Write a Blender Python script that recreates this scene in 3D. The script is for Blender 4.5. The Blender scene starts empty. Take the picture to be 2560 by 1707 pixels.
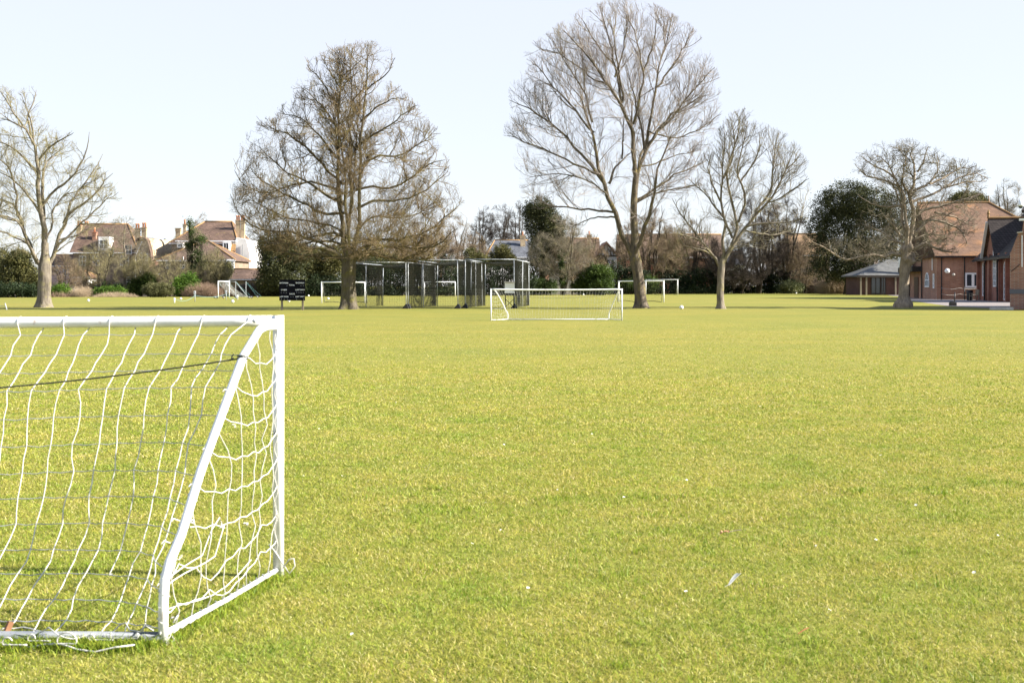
import bpy, math, random
import numpy as np
from mathutils import Vector, Matrix

S = bpy.context.scene
COL = S.collection
R = math.radians
# ------------------------------------------------------------------ camera
F, H, PY0 = 3050.0, 1.35, 713.0          # focal length in px of a 2560 px wide frame, eye height, horizon row
cam = bpy.data.cameras.new("camera")
cam.lens = 36.0 * F / 2560.0
cam.sensor_width = 36.0
cam.sensor_fit = 'HORIZONTAL'
cam.shift_y = -(853.5 - PY0) / 2560.0
cam.clip_start, cam.clip_end = 0.05, 3000
cam.dof.use_dof = True
cam.dof.focus_distance = 26.0
cam.dof.aperture_fstop = 8.0
camo = bpy.data.objects.new("camera", cam)
COL.objects.link(camo)
camo.location = (0, 0, H)
camo.rotation_euler = (R(90), 0, 0)
S.camera = camo
# ------------------------------------------------------------------ light
SUN_EL, SUN_BACK = 30.0, 6.0              # degrees up; degrees behind the camera's right
se, ce = math.sin(R(SUN_EL)), math.cos(R(SUN_EL))
sun_dir = Vector((ce * math.cos(R(SUN_BACK)), -ce * math.sin(R(SUN_BACK)), se))
sl = bpy.data.lights.new("sun", 'SUN')
sl.energy = 5.0
sl.angle = R(0.53)
sl.color = (1.0, 0.94, 0.84)
so = bpy.data.objects.new("sun", sl)
COL.objects.link(so)
so.rotation_euler = sun_dir.to_track_quat('Z', 'Y').to_euler()
so.location = (60, -8, 60)
W = bpy.data.worlds.new("World")
S.world = W
W.use_nodes = True
wn = W.node_tree
wn.nodes.clear()
sky = wn.nodes.new('ShaderNodeTexSky')
sky.sky_type = 'NISHITA'
sky.sun_disc = False
sky.sun_elevation = R(SUN_EL)
sky.sun_rotation = R(90 + SUN_BACK)
sky.air_density = 1.0
sky.dust_density = 0.3
sky.ozone_density = 3.0
bg = wn.nodes.new('ShaderNodeBackground')
bg.inputs['Strength'].default_value = 0.10
wo = wn.nodes.new('ShaderNodeOutputWorld')
veil = wn.nodes.new('ShaderNodeMix')          # thin even haze over the whole sky
veil.data_type = 'RGBA'
veil.inputs[0].default_value = 0.85
veil.inputs[7].default_value = (2.48, 2.50, 2.70, 1)
tc = wn.nodes.new('ShaderNodeTexCoord')        # the haze thins towards the zenith
sx_ = wn.nodes.new('ShaderNodeSeparateXYZ')
mr = wn.nodes.new('ShaderNodeMapRange')
mr.inputs['From Min'].default_value = 0.26
mr.inputs['From Max'].default_value = 0.75
mr.inputs['To Min'].default_value = 0.85
mr.inputs['To Max'].default_value = 0.15
wn.links.new(tc.outputs['Generated'], sx_.inputs[0])
wn.links.new(sx_.outputs[2], mr.inputs['Value'])
wn.links.new(mr.outputs[0], veil.inputs[0])
wn.links.new(sky.outputs[0], veil.inputs[6])
wn.links.new(veil.outputs[2], bg.inputs[0])
wn.links.new(bg.outputs[0], wo.inputs[0])
S.view_settings.view_transform = 'Standard'
S.view_settings.look = 'None'
S.view_settings.exposure = 1.85
S.view_settings.gamma = 1.0
S.cycles.use_denoising = True
S.cycles.max_bounces = 6
S.cycles.transparent_max_bounces = 8
S.cycles.sample_clamp_indirect = 6.0

rng = np.random.default_rng(7)
rnd = random.Random(7)


# ------------------------------------------------------------------ helpers
def gd(py):                      # distance at which the ground shows on picture row py
    return F * H / (py - PY0)


def P(px, py, d):                # point at picture position px, py at distance d
    return Vector(((px - 1280) * d / F, d, H - (py - PY0) * d / F))


def tag(o, label=None, cat=None, group=None, kind=None):
    if label: o['label'] = label
    if cat: o['category'] = cat
    if group: o['group'] = group
    if kind: o['kind'] = kind
    return o


def thing(name, label, cat, loc, group=None):
    o = bpy.data.objects.new(name, None)
    COL.objects.link(o)
    o.empty_display_size = 0.2
    o.location = loc
    return tag(o, label, cat, group)


def link(o, parent=None):        # geometry is given in world coordinates; parent it without moving it
    COL.objects.link(o)
    if parent is not None:
        o.parent = parent
        o.matrix_parent_inverse = Matrix.Translation(parent.location).inverted() if parent.type == 'EMPTY' else Matrix.Identity(4)
    return o


def mesh_np(name, V, faces, m, parent=None, smooth=False):
    """faces: list of int arrays (n,3) or (n,4)"""
    me = bpy.data.meshes.new(name)
    V = np.asarray(V, dtype=np.float32).reshape(-1, 3)
    me.vertices.add(len(V))
    me.vertices.foreach_set('co', V.ravel())
    faces = [np.asarray(f, dtype=np.int32) for f in faces if len(f)]
    loops = np.concatenate([f.ravel() for f in faces])
    tot = np.concatenate([np.full(len(f), f.shape[1], dtype=np.int32) for f in faces])
    st = np.concatenate([[0], np.cumsum(tot)[:-1]]).astype(np.int32)
    me.loops.add(len(loops))
    me.loops.foreach_set('vertex_index', loops)
    me.polygons.add(len(tot))
    me.polygons.foreach_set('loop_start', st)
    me.polygons.foreach_set('loop_total', tot)
    if smooth:
        me.polygons.foreach_set('use_smooth', np.ones(len(tot), dtype=bool))
    me.update(calc_edges=True)
    me.materials.append(m)
    return link(bpy.data.objects.new(name, me), parent)


class MB:
    def __init__(self):
        self.v, self.f = [], []

    def add(self, vs, fs):
        o = len(self.v)
        self.v += [tuple(v) for v in vs]
        self.f += [tuple(i + o for i in f) for f in fs]
        return self

    def box(self, c, s, ax=None, ay=None, az=None):
        ax = Vector(ax or (1, 0, 0)); ay = Vector(ay or (0, 1, 0)); az = Vector(az or (0, 0, 1))
        c = Vector(c); h = [x / 2 for x in s]
        vs = [c + ax * (sx * h[0]) + ay * (sy * h[1]) + az * (sz * h[2]) for sx in (-1, 1) for sy in (-1, 1) for sz in (-1, 1)]
        return self.add(vs, [(0, 1, 3, 2), (4, 6, 7, 5), (0, 4, 5, 1), (2, 3, 7, 6), (0, 2, 6, 4), (1, 5, 7, 3)])

    def beam(self, a, b, w, h, up=(0, 0, 1)):
        a, b = Vector(a), Vector(b)
        d = (b - a); L = d.length; d.normalize()
        s = d.cross(Vector(up))
        if s.length < 1e-4: s = d.cross(Vector((1, 0, 0)))
        s.normalize(); u = s.cross(d)
        return self.box((a + b) / 2, (L, w, h), d, s, u)

    def tube(self, pts, r, n=8, caps=True):
        pts = [Vector(p) for p in pts]
        rs = r if isinstance(r, (list, tuple)) else [r] * len(pts)
        o = len(self.v); k = len(pts); prev = None
        for i, p in enumerate(pts):
            t = (pts[min(i + 1, k - 1)] - pts[max(i - 1, 0)])
            if t.length < 1e-9: t = Vector((0, 0, 1))
            t.normalize()
            if prev is None:
                u = t.cross(Vector((0, 0, 1)) if abs(t.z) < .9 else Vector((1, 0, 0)))
            else:
                u = prev - t * prev.dot(t)
            if u.length < 1e-6: u = t.orthogonal()
            u.normalize(); prev = u; w = t.cross(u)
            for j in range(n):
                a = 2 * math.pi * j / n
                self.v.append(tuple(p + (u * math.cos(a) + w * math.sin(a)) * rs[i]))
        for i in range(k - 1):
            for j in range(n):
                a, b = o + i * n + j, o + i * n + (j + 1) % n
                self.f.append((a, b, b + n, a + n))
        if caps:
            self.f.append(tuple(o + j for j in range(n))[::-1])
            self.f.append(tuple(o + (k - 1) * n + j for j in range(n)))
        return self

    def prism(self, poly, off):
        poly = [Vector(p) for p in poly]; off = Vector(off); n = len(poly)
        self.add(poly + [p + off for p in poly],
                 [tuple(range(n))[::-1], tuple(range(n, 2 * n))] + [(i, (i + 1) % n, n + (i + 1) % n, n + i) for i in range(n)])
        return self

    def sphere(self, c, r, nu=12, nv=8, s=(1, 1, 1)):
        c = Vector(c); o = len(self.v)
        for i in range(nv + 1):
            th = math.pi * i / nv
            for j in range(nu):
                a = 2 * math.pi * j / nu
                self.v.append((c.x + r * s[0] * math.sin(th) * math.cos(a), c.y + r * s[1] * math.sin(th) * math.sin(a), c.z + r * s[2] * math.cos(th)))
        for i in range(nv):
            for j in range(nu):
                a, b = o + i * nu + j, o + i * nu + (j + 1) % nu
                self.f.append((a, a + nu, b + nu, b))
        return self

    def build(self, name, m, parent=None, smooth=False, bevel=0):
        me = bpy.data.meshes.new(name)
        me.from_pydata(self.v, [], self.f)
        me.validate()
        me.update()
        if smooth:
            me.polygons.foreach_set('use_smooth', [True] * len(me.polygons))
        me.materials.append(m)
        o = link(bpy.data.objects.new(name, me), parent)
        if bevel:
            b = o.modifiers.new('bevel', 'BEVEL'); b.width = bevel; b.segments = 2; b.limit_method = 'ANGLE'
        return o


def tubes(pts, rad, sides):
    """pts (N,K,3), rad (N,K) -> verts, quads"""
    pts = np.asarray(pts); N, K, _ = pts.shape
    t = np.gradient(pts, axis=1)
    t /= np.linalg.norm(t, axis=2, keepdims=True) + 1e-9
    ref = np.tile(np.array([0.31, 0.83, 0.12]), (N, 1))
    mt = t.mean(axis=1)
    par = np.abs((mt * ref).sum(1)) / (np.linalg.norm(ref, axis=1) * (np.linalg.norm(mt, axis=1) + 1e-9)) > .85
    ref[par] = (0.9, -0.2, 0.3)
    u = np.cross(t, ref[:, None, :]); u /= np.linalg.norm(u, axis=2, keepdims=True) + 1e-9
    w = np.cross(t, u)
    a = np.arange(sides) * 2 * np.pi / sides
    V = pts[:, :, None, :] + rad[:, :, None, None] * (np.cos(a)[None, None, :, None] * u[:, :, None, :] + np.sin(a)[None, None, :, None] * w[:, :, None, :])
    idx = np.arange(N * K * sides).reshape(N, K, sides)
    A = idx[:, :-1, :]; B = np.roll(idx, -1, axis=2)[:, :-1, :]
    C = np.roll(idx, -1, axis=2)[:, 1:, :]; D = idx[:, 1:, :]
    Q = np.stack([A, B, C, D], axis=-1).reshape(-1, 4)
    return V.reshape(-1, 3), Q


def merge(parts):
    Vs, Fs, o = [], [], 0
    for V, Q in parts:
        Vs.append(V); Fs.append(Q + o); o += len(V)
    return np.concatenate(Vs), Fs


# ------------------------------------------------------------------ materials
def mat(name, base=(.5, .5, .5), rough=.7, metal=0.0, spec=.3):
    m = bpy.data.materials.new(name); m.use_nodes = True
    b = m.node_tree.nodes['Principled BSDF']
    b.inputs['Base Color'].default_value = (*base, 1)
    b.inputs['Roughness'].default_value = rough
    b.inputs['Metallic'].default_value = metal
    b.inputs['Specular IOR Level'].default_value = spec
    return m


def nd(m, t, **kw):
    n = m.node_tree.nodes.new(t)
    for k, v in kw.items():
        if k in n.inputs.keys(): n.inputs[k].default_value = v
        else: setattr(n, k, v)
    return n


def lk(m, a, b): m.node_tree.links.new(a, b)


def ramp(m, fac, stops):
    r = nd(m, 'ShaderNodeValToRGB')
    e = r.color_ramp.elements
    while len(e) < len(stops): e.new(0.5)
    for i, (p, c) in enumerate(stops):
        e[i].position = p
        e[i].color = (*c, 1)
    lk(m, fac, r.inputs[0])
    return r.outputs[0]


def mixc(m, fac, a, b, blend='MIX'):
    n = nd(m, 'ShaderNodeMix', data_type='RGBA', blend_type=blend)
    for s, v in ((n.inputs[0], fac), (n.inputs[6], a), (n.inputs[7], b)):
        if hasattr(v, 'is_linked'): lk(m, v, s)
        elif isinstance(v, (tuple, list)): s.default_value = (*v, 1)
        else: s.default_value = v
    return n.outputs[2]


def coords(m, scale=(1, 1, 1)):
    t = nd(m, 'ShaderNodeTexCoord'); mp = nd(m, 'ShaderNodeMapping')
    mp.inputs['Scale'].default_value = scale
    lk(m, t.outputs['Object'], mp.inputs[0])
    return mp.outputs[0]


def noise(m, vec, scale, detail=4, rough=.6):
    n = nd(m, 'ShaderNodeTexNoise', Scale=scale, Detail=detail, Roughness=rough)
    lk(m, vec, n.inputs['Vector'])
    return n.outputs['Fac']


def bump(m, h, strength=.4, dist=.02):
    b = nd(m, 'ShaderNodeBump', Strength=strength, Distance=dist)
    lk(m, h, b.inputs['Height'])
    lk(m, b.outputs[0], m.node_tree.nodes['Principled BSDF'].inputs['Normal'])


def setcol(m, c): lk(m, c, m.node_tree.nodes['Principled BSDF'].inputs['Base Color'])


def noisy(name, c1, c2, scale=3, rough=.75, bmp=0.0, spec=.25, stretch=(1, 1, 1), bd=.02):
    m = mat(name, c1, rough, 0, spec); v = coords(m, stretch); f = noise(m, v, scale)
    setcol(m, ramp(m, f, [(.3, c1), (.7, c2)]))
    if bmp: bump(m, noise(m, v, scale * 3, 6), bmp, bd)
    return m


def island(m):
    return nd(m, 'ShaderNodeNewGeometry').outputs['Random Per Island']


def bark(name, c1, c2, lich=(.30, .29, .06), amount=.5):
    m = mat(name, c1, .9, 0, .1)
    v = coords(m, (1, 1, .22)); v2 = coords(m)
    n1 = noise(m, v, 9, 6, .65)
    base = ramp(m, n1, [(.32, c1), (.66, c2)])
    n2 = noise(m, v2, 2.2, 5, .7)
    f = ramp(m, n2, [(.62 - .28 * amount, (0, 0, 0)), (.80 - .15 * amount, (1, 1, 1))])
    setcol(m, mixc(m, f, base, lich))
    bump(m, n1, .8, .05)
    return m


def twig(name, c1, c2, lich=(.26, .25, .07), amount=.4):
    m = mat(name, c1, .85, 0, .15)
    a = ramp(m, island(m), [(0, c1), (.7, c2), (1, tuple(x * 1.25 for x in c2))])
    n2 = noise(m, coords(m), .9, 4, .7)
    f = ramp(m, n2, [(.62 - .25 * amount, (0, 0, 0)), (.82 - .15 * amount, (1, 1, 1))])
    setcol(m, mixc(m, f, a, lich))
    return m


def leaf(name, c1, c2, c3=None, trans=.25, rough=.6, spec=.15):
    m = mat(name, c1, rough, 0, spec)
    stops = [(0, c1), (.6, c2)] + ([(1, c3)] if c3 else [])
    a = ramp(m, island(m), stops)
    n2 = noise(m, coords(m), .5, 3)
    a2 = mixc(m, 1.0, a, ramp(m, n2, [(.32, (.50, .55, .48)), (.68, (1.45, 1.35, 1.25))]), 'MULTIPLY')
    setcol(m, a2)
    nt = m.node_tree
    tr = nd(m, 'ShaderNodeBsdfTranslucent'); lk(m, a2, tr.inputs[0])
    mx = nd(m, 'ShaderNodeMixShader'); mx.inputs[0].default_value = trans
    lk(m, nt.nodes['Principled BSDF'].outputs[0], mx.inputs[1]); lk(m, tr.outputs[0], mx.inputs[2])
    lk(m, mx.outputs[0], nt.nodes['Material Output'].inputs[0])
    return m


def brick(name, c1, c2, mortar, scale=1.0, bw=.225, rh=.075, swap=False, ms=.010, var=.35):
    """masonry courses laid along the wall in object space; the long axis is taken from x + y"""
    m = mat(name, c1, .85, 0, .2)
    t = nd(m, 'ShaderNodeTexCoord'); sp = nd(m, 'ShaderNodeSeparateXYZ'); lk(m, t.outputs['Object'], sp.inputs[0])
    ad = nd(m, 'ShaderNodeMath', operation='ADD'); lk(m, sp.outputs[0], ad.inputs[0]); lk(m, sp.outputs[1], ad.inputs[1])
    cb = nd(m, 'ShaderNodeCombineXYZ'); lk(m, ad.outputs[0], cb.inputs[0]); lk(m, sp.outputs[2], cb.inputs[1])
    b = nd(m, 'ShaderNodeTexBrick'); b.inputs['Scale'].default_value = 1.0
    b.inputs['Brick Width'].default_value = bw * scale; b.inputs['Row Height'].default_value = rh * scale
    b.inputs['Mortar Size'].default_value = ms * scale; b.inputs['Bias'].default_value = -.1
    b.inputs['Color1'].default_value = (*c1, 1); b.inputs['Color2'].default_value = (*c2, 1); b.inputs['Mortar'].default_value = (*mortar, 1)
    lk(m, cb.outputs[0], b.inputs['Vector'])
    n = noise(m, t.outputs['Object'], .8, 5, .65)
    setcol(m, mixc(m, 1.0, b.outputs['Color'], ramp(m, n, [(.25, (1 - var,) * 3), (.75, (1 + var * .6,) * 3)]), 'MULTIPLY'))
    bump(m, b.outputs['Fac'], -.3, .01)
    return m


def tiles(name, c1, c2, lich=None, amount=.3, row=.16, bw=.2):
    m = brick(name, c1, c2, tuple(x * .45 for x in c1), 1.0, bw, row, ms=.018, var=.45)
    if lich:
        nt = m.node_tree; b = nt.nodes['Principled BSDF']; src = b.inputs['Base Color'].links[0].from_socket
        f = ramp(m, noise(m, coords(m), .55, 5, .7), [(.68 - .3 * amount, (0, 0, 0)), (.85 - .2 * amount, (1, 1, 1))])
        setcol(m, mixc(m, f, src, lich))
    return m


M = {}
M['white_paint'] = noisy('white_paint', (.78, .78, .76), (.86, .86, .85), 4, .35, 0, .5)
def rusty_white():
    m = mat('goal_paint', (.84, .84, .83), .38, 0, .5)
    v = coords(m)
    f = ramp(m, noise(m, v, 14, 6, .7), [(.60, (0, 0, 0)), (.68, (1, 1, 1))])
    f2 = ramp(m, noise(m, v, 2.0, 2), [(.45, (0, 0, 0)), (.62, (1, 1, 1))])
    mu = nd(m, 'ShaderNodeMath', operation='MULTIPLY'); lk(m, f, mu.inputs[0]); lk(m, f2, mu.inputs[1])
    d = ramp(m, noise(m, v, 5, 5), [(.3, (.62, .62, .60)), (.6, (.76, .76, .75))])
    setcol(m, mixc(m, mu.outputs[0], d, (.28, .13, .05)))
    return m
M['goal_paint'] = rusty_white()
M['cord'] = noisy('net_cord', (.40, .39, .35), (.54, .53, .48), 30, .85)
M['far_cord'] = noisy('fine_net_cord', (.45, .45, .40), (.56, .56, .50), 4, .85)
M['dark_cord'] = mat('dark_cord', (.03, .035, .03), .8)
M['galv'] = noisy('galvanised_steel', (.30, .32, .34), (.42, .44, .46), 6, .45, 0, .5)
M['grey_pipe'] = noisy('grey_pipe', (.085, .095, .115), (.15, .16, .175), 7, .5)
M['cage_net'] = mat('black_green_net', (.055, .055, .04), .8)
M['grey_cord'] = noisy('grey_net_cord', (.24, .25, .28), (.34, .35, .385), 20, .85)
M['black_paint'] = noisy('black_board_paint', (.004, .004, .007), (.007, .007, .011), 4, .7, 0, .05)
M['letter'] = mat('white_lettering', (.75, .77, .80), .5)
M['wood'] = noisy('weathered_wood', (.16, .13, .09), (.27, .23, .17), 5, .8, .2, .2, (1, 1, .1))
M['peg'] = noisy('brown_peg_wood', (.16, .075, .035), (.24, .12, .06), 12, .7)
M['rust'] = noisy('rust', (.16, .05, .02), (.30, .12, .05), 20, .85)
M['black_plastic'] = mat('black_plastic', (.02, .02, .022), .5)
M['teal_rope'] = mat('teal_rope', (.13, .30, .31), .7)
M['blue_mark'] = mat('blue_mark', (.03, .05, .22), .6)
M['glass'] = mat('window_glass', (.035, .045, .055), .06, 0, .6)
M['white_frame'] = mat('white_window_frame', (.78, .79, .80), .4)
M['stone'] = noisy('pale_stone', (.40, .36, .30), (.52, .48, .42), 3, .8)
M['concrete'] = noisy('concrete', (.22, .21, .2), (.32, .31, .29), 5, .85, .2)
# ------------------------------------------------------------------ ground
def grass_base():
    m = mat('grass_field', (.2, .2, .05), .9, 0, .1)
    t = nd(m, 'ShaderNodeTexCoord').outputs['Object']
    a = noise(m, t, 7.0, 6, .75); b = noise(m, t, .35, 5, .65); c = noise(m, t, .045, 3, .5)
    mp = nd(m, 'ShaderNodeMapping'); mp.inputs['Scale'].default_value = (.03, .22, 1); lk(m, t, mp.inputs[0])
    st = noise(m, mp.outputs[0], 1.0, 3, .6)
    col = ramp(m, a, [(.28, GB[0]), (.5, GB[1]), (.75, GB[2])])
    col = mixc(m, 1.0, col, ramp(m, b, [(.3, (.84, .92, .9)), (.7, (1.12, 1.06, 1.0))]), 'MULTIPLY')
    col = mixc(m, 1.0, col, ramp(m, c, [(.35, (.93, .98, .95)), (.65, (1.06, 1.02, 1.05))]), 'MULTIPLY')
    col = mixc(m, 1.0, col, ramp(m, st, [(.35, (.94, .97, .93)), (.65, (1.06, 1.03, 1.04))]), 'MULTIPLY')
    setcol(m, col)
    bump(m, a, .5, .03)
    return m


GB = [(.120, .122, .021), (.188, .176, .037), (.246, .214, .057)]
M['grass'] = grass_base()
o = MB().add([(-900, -40, 0), (900, -40, 0), (900, 1500, 0), (-900, 1500, 0)], [(0, 1, 2, 3)]).build('ground', M['grass'])
tag(o, 'wide flat yellow-green mown playing field', 'ground', kind='structure')
# the bare bank at the far edge of the field, under the shrubs
M['soil'] = noisy('leafy_soil', (.05, .04, .028), (.115, .085, .055), .8, .95, .5)
edge = [(-300, 742.5), (0, 742.5), (400, 742), (640, 738), (900, 737.2), (1300, 736.3), (1700, 732.4), (2030, 731.3), (2140, 734)]
front = [P(px, py, gd(py)) for px, py in edge]
vs = [(p.x, p.y, .004) for p in front] + [(p.x * 1.75, p.y * 1.75, .004) for p in front]
n = len(front)
o = MB().add(vs, [(i, i + 1, n + i + 1, n + i) for i in range(n - 1)]).build('earth_bank', M['soil'])
tag(o, 'bare brown earth strip under the shrubs at the far edge of the field', 'ground', kind='structure')
M['paving'] = noisy('paving', (.17, .145, .135), (.23, .20, .185), 1.5, .85, .15)
pv = [(2250, 741.5), (2277, 752), (2320, 758), (2373, 765.5), (2450, 769.5), (2560, 774.5), (2760, 780)]
pp = [P(px, py, gd(py)) for px, py in pv]
poly = [(p.x, p.y, .006) for p in pp] + [(75, 70, .006), (75, 150, .006), (52, 170, .006)]
o = MB().add(poly, [tuple(range(len(poly)))]).build('paved_path', M['paving'])
tag(o, 'grey paved area in front of the brick school buildings', 'paving', kind='structure')

# ------------------------------------------------------------------ grass blades
def blades():
    m = mat('grass_blade', (.2, .2, .05), .7, 0, .08)
    g = island(m)
    a = ramp(m, g, [(0, (.12, .178, .020)), (.2, (.24, .275, .032)), (.45, (.342, .317, .055)), (.7, (.420, .365, .090)), (.86, (.48, .41, .15)), (1, (.55, .48, .26))])
    t = nd(m, 'ShaderNodeTexCoord').outputs['Object']
    b = noise(m, t, 1.6, 6, .75); c = noise(m, t, .05, 3)
    a = mixc(m, 1.0, a, ramp(m, b, [(.34, (.66, .90, .55)), (.5, (.95, 1.0, .92)), (.66, (1.18, 1.08, 1.2))]), 'MULTIPLY')
    a = mixc(m, 1.0, a, ramp(m, c, [(.35, (.93, .98, .95)), (.65, (1.06, 1.02, 1.05))]), 'MULTIPLY')
    setcol(m, a)
    tr = nd(m, 'ShaderNodeBsdfTranslucent'); lk(m, a, tr.inputs[0])
    mx = nd(m, 'ShaderNodeMixShader'); mx.inputs[0].default_value = .36
    nt = m.node_tree
    lk(m, nt.nodes['Principled BSDF'].outputs[0], mx.inputs[1]); lk(m, tr.outputs[0], mx.inputs[2])
    lk(m, mx.outputs[0], nt.nodes['Material Output'].inputs[0])
    return m


M['blade'] = blades()


def grass_mesh():
    g = np.random.default_rng(3)
    VV, T = [], []
    off = 0
    # blades thin out and widen smoothly with distance
    ka = np.array([2.8, 6.0, 8.5, 12.0, 17.0, 23.0, 31.0, 42.0, 50.0])
    kd = np.array([21000, 12500, 6600, 2700, 1050, 420, 150, 40, 4.0])
    kw = np.array([.0032, .0038, .0054, .0085, .012, .016, .020, .022, .022])
    kh = np.array([.017, .017, .0175, .0185, .020, .019, .017, .015, .012])
    dg = np.linspace(2.8, 50, 2400)
    dens = np.exp(np.interp(np.log(dg), np.log(ka), np.log(kd))) * (.88 * dg + 4.4)
    cum = np.concatenate([[0], np.cumsum((dens[1:] + dens[:-1]) / 2 * np.diff(dg))])
    dall = np.interp(g.random(int(cum[-1])) * cum[-1], cum, dg)
    xall = g.uniform(-1, 1, len(dall)) * (.44 * dall + 2.2)
    fine = g.random(len(dall)) < np.clip((22 - dall) / 8, 0, 1)
    for full in (True, False):
        x, d = xall[fine == full], dall[fine == full]; N = len(x)
        w = np.interp(d, ka, kw); h = np.interp(d, ka, kh)
        # clumpy height: taller tufts here and there
        cl = .5 + .5 * np.sin(x * 5.3 + 2 * np.sin(d * 3.1)) * np.sin(d * 4.7 + 1.7 * np.sin(x * 2.3))
        hh = h * (.35 + .75 * g.random(N)) * (.7 + .55 * cl)
        a = g.uniform(0, 2 * np.pi, N)
        lean = g.uniform(.3, 2.8, N) * hh
        la = g.uniform(0, 2 * np.pi, N)
        ww = w * (.5 + .7 * g.random(N))
        dx, dy = np.cos(a) * ww / 2, np.sin(a) * ww / 2
        lx, ly = np.cos(la) * lean, np.sin(la) * lean
        z0 = np.full(N, -.003)
        b0 = np.stack([x - dx, d - dy, z0], 1); b1 = np.stack([x + dx, d + dy, z0], 1)
        if full:
            m0 = np.stack([x - dx * .8 + lx * .35, d - dy * .8 + ly * .35, hh * .62], 1)
            m1 = np.stack([x + dx * .8 + lx * .35, d + dy * .8 + ly * .35, hh * .62], 1)
            tp = np.stack([x + lx, d + ly, hh], 1)
            V = np.stack([b0, b1, m0, m1, tp], 1).reshape(-1, 3)
            i = np.arange(N)[:, None] * 5 + off
            T += [np.concatenate([i + [0, 1, 3], i + [0, 3, 2], i + [2, 3, 4]], 0)]
        else:
            tp = np.stack([x + lx, d + ly, hh], 1)
            V = np.stack([b0, b1, tp], 1).reshape(-1, 3)
            i = np.arange(N)[:, None] * 3 + off
            T += [i + [0, 1, 2]]
        VV.append(V); off += len(V)
    o = mesh_np('grass', np.concatenate(VV), [np.concatenate(T)], M['blade'])
    tag(o, 'short mown grass blades, green mixed with dry straw', 'grass', kind='stuff')


grass_mesh()


def lush():
    m = mat('lush_blade', (.08, .15, .01), .55, 0, .25)
    a = ramp(m, island(m), [(0, (.10, .17, .012)), (.5, (.19, .26, .020)), (1, (.32, .35, .04))])
    setcol(m, a)
    tr = nd(m, 'ShaderNodeBsdfTranslucent'); lk(m, a, tr.inputs[0])
    mx = nd(m, 'ShaderNodeMixShader'); mx.inputs[0].default_value = .35
    lk(m, m.node_tree.nodes['Principled BSDF'].outputs[0], mx.inputs[1]); lk(m, tr.outputs[0], mx.inputs[2])
    lk(m, mx.outputs[0], m.node_tree.nodes['Material Output'].inputs[0])
    g = np.random.default_rng(77)
    pts = []
    n = 5200; u = g.random(n)                                    # unmown fringe along the goal's ground bars
    pts.append(np.stack([-1.31 - 2.0 * u, 4.56 + .02 * u + g.normal(size=n) * .045 - .02, g.uniform(.5, 1.25, n)], 1))
    n = 1500; u = g.random(n)
    pts.append(np.stack([-1.08 - .23 * u + g.normal(size=n) * .04, 5.66 - 1.08 * u + g.normal(size=n) * .05, g.uniform(.4, .95, n)], 1))
    for _ in range(120):                                         # scattered greener tufts
        d = 3.9 + 4.5 * g.random() ** 1.3; x = g.uniform(-.45, .45) * d
        k = int(g.uniform(15, 70)); r = g.uniform(.02, .12)
        pts.append(np.stack([x + g.normal(size=k) * r * 1.6, d + g.normal(size=k) * r, g.uniform(.35, .85, k)], 1))
    p = np.concatenate(pts); N = len(p)
    h = .045 * p[:, 2]; a = g.uniform(0, 6.28, N); la = g.uniform(0, 6.28, N); ln = g.uniform(.2, 1.4, N) * h
    w = .0042 * (.5 + .7 * g.random(N)) * np.clip(p[:, 1] / 5, 1, 2.2)
    dx, dy, lx, ly = np.cos(a) * w / 2, np.sin(a) * w / 2, np.cos(la) * ln, np.sin(la) * ln
    x, y, z = p[:, 0], p[:, 1], np.full(N, -.003)
    V = np.stack([np.stack(q, 1) for q in ((x - dx, y - dy, z), (x + dx, y + dy, z), (x - dx * .8 + lx * .35, y - dy * .8 + ly * .35, h * .62), (x + dx * .8 + lx * .35, y + dy * .8 + ly * .35, h * .62), (x + lx, y + ly, h))], 1)
    i = np.arange(N)[:, None] * 5
    o = mesh_np('grass_tufts', V.reshape(-1, 3), [np.concatenate([i + [0, 1, 3], i + [0, 3, 2], i + [2, 3, 4]], 0)], m)
    tag(o, 'darker green tufts of longer grass round the near goal and over the near field', 'grass', kind='stuff')


lush()

# ------------------------------------------------------------------ small things lying in the grass
M['petal'] = mat('daisy_petal', (.82, .82, .80), .6)
M['yolk'] = mat('daisy_eye', (.6, .42, .03), .6)
dv = MB()
for k in range(11):
    a = 2 * math.pi * k / 11
    u = Vector((math.cos(a), math.sin(a), .25)); s = Vector((-math.sin(a), math.cos(a), 0)) * .0035
    dv.add([u * .002, u * .008 + s, u * .0125, u * .008 - s], [(0, 1, 2, 3)])
daisy = dv.build('daisy', M['petal'])
eye = MB().sphere((0, 0, .0015), .0038, 8, 5, (1, 1, .6)).build('flower_eye', M['yolk'])
eye.parent = daisy
dspots = [(805, 1060), (798, 1077), (759, 1196), (855, 1196), (1062, 1175), (1067, 1183), (1260, 1117), (1214, 1264), (1252, 1333), (1181, 1368), (1026, 1131),
          (1108, 1302), (2040, 1373), (2074, 1536), (1715, 1489), (1755, 1431), (2202, 1144), (1717, 1207), (1394, 1231), (2190, 1358), (2435, 1441), (2370, 1030),
          (1365, 1026), (1610, 1314), (2495, 1347), (1320, 1480), (880, 1597), (1560, 1250), (1830, 1160), (2290, 1270), (1480, 1090), (990, 1010), (2060, 1080), (1900, 1020)]
for i, (px, py) in enumerate(dspots):
    q = daisy if i == 0 else daisy.copy()
    if i:
        COL.objects.link(q); e2 = eye.copy(); COL.objects.link(e2); e2.parent = q
    d = gd(py)
    q.location = ((px - 1280) * d / F, d, .02)
    q.rotation_euler = (rnd.uniform(.1, .6), rnd.uniform(-.5, .5), rnd.uniform(0, 6))
    s = rnd.uniform(.45, .85); q.scale = (s, s, s)
    tag(q, 'small white daisy flower open in the short grass', 'daisy', 'white daisies dotted over the near grass')

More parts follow.
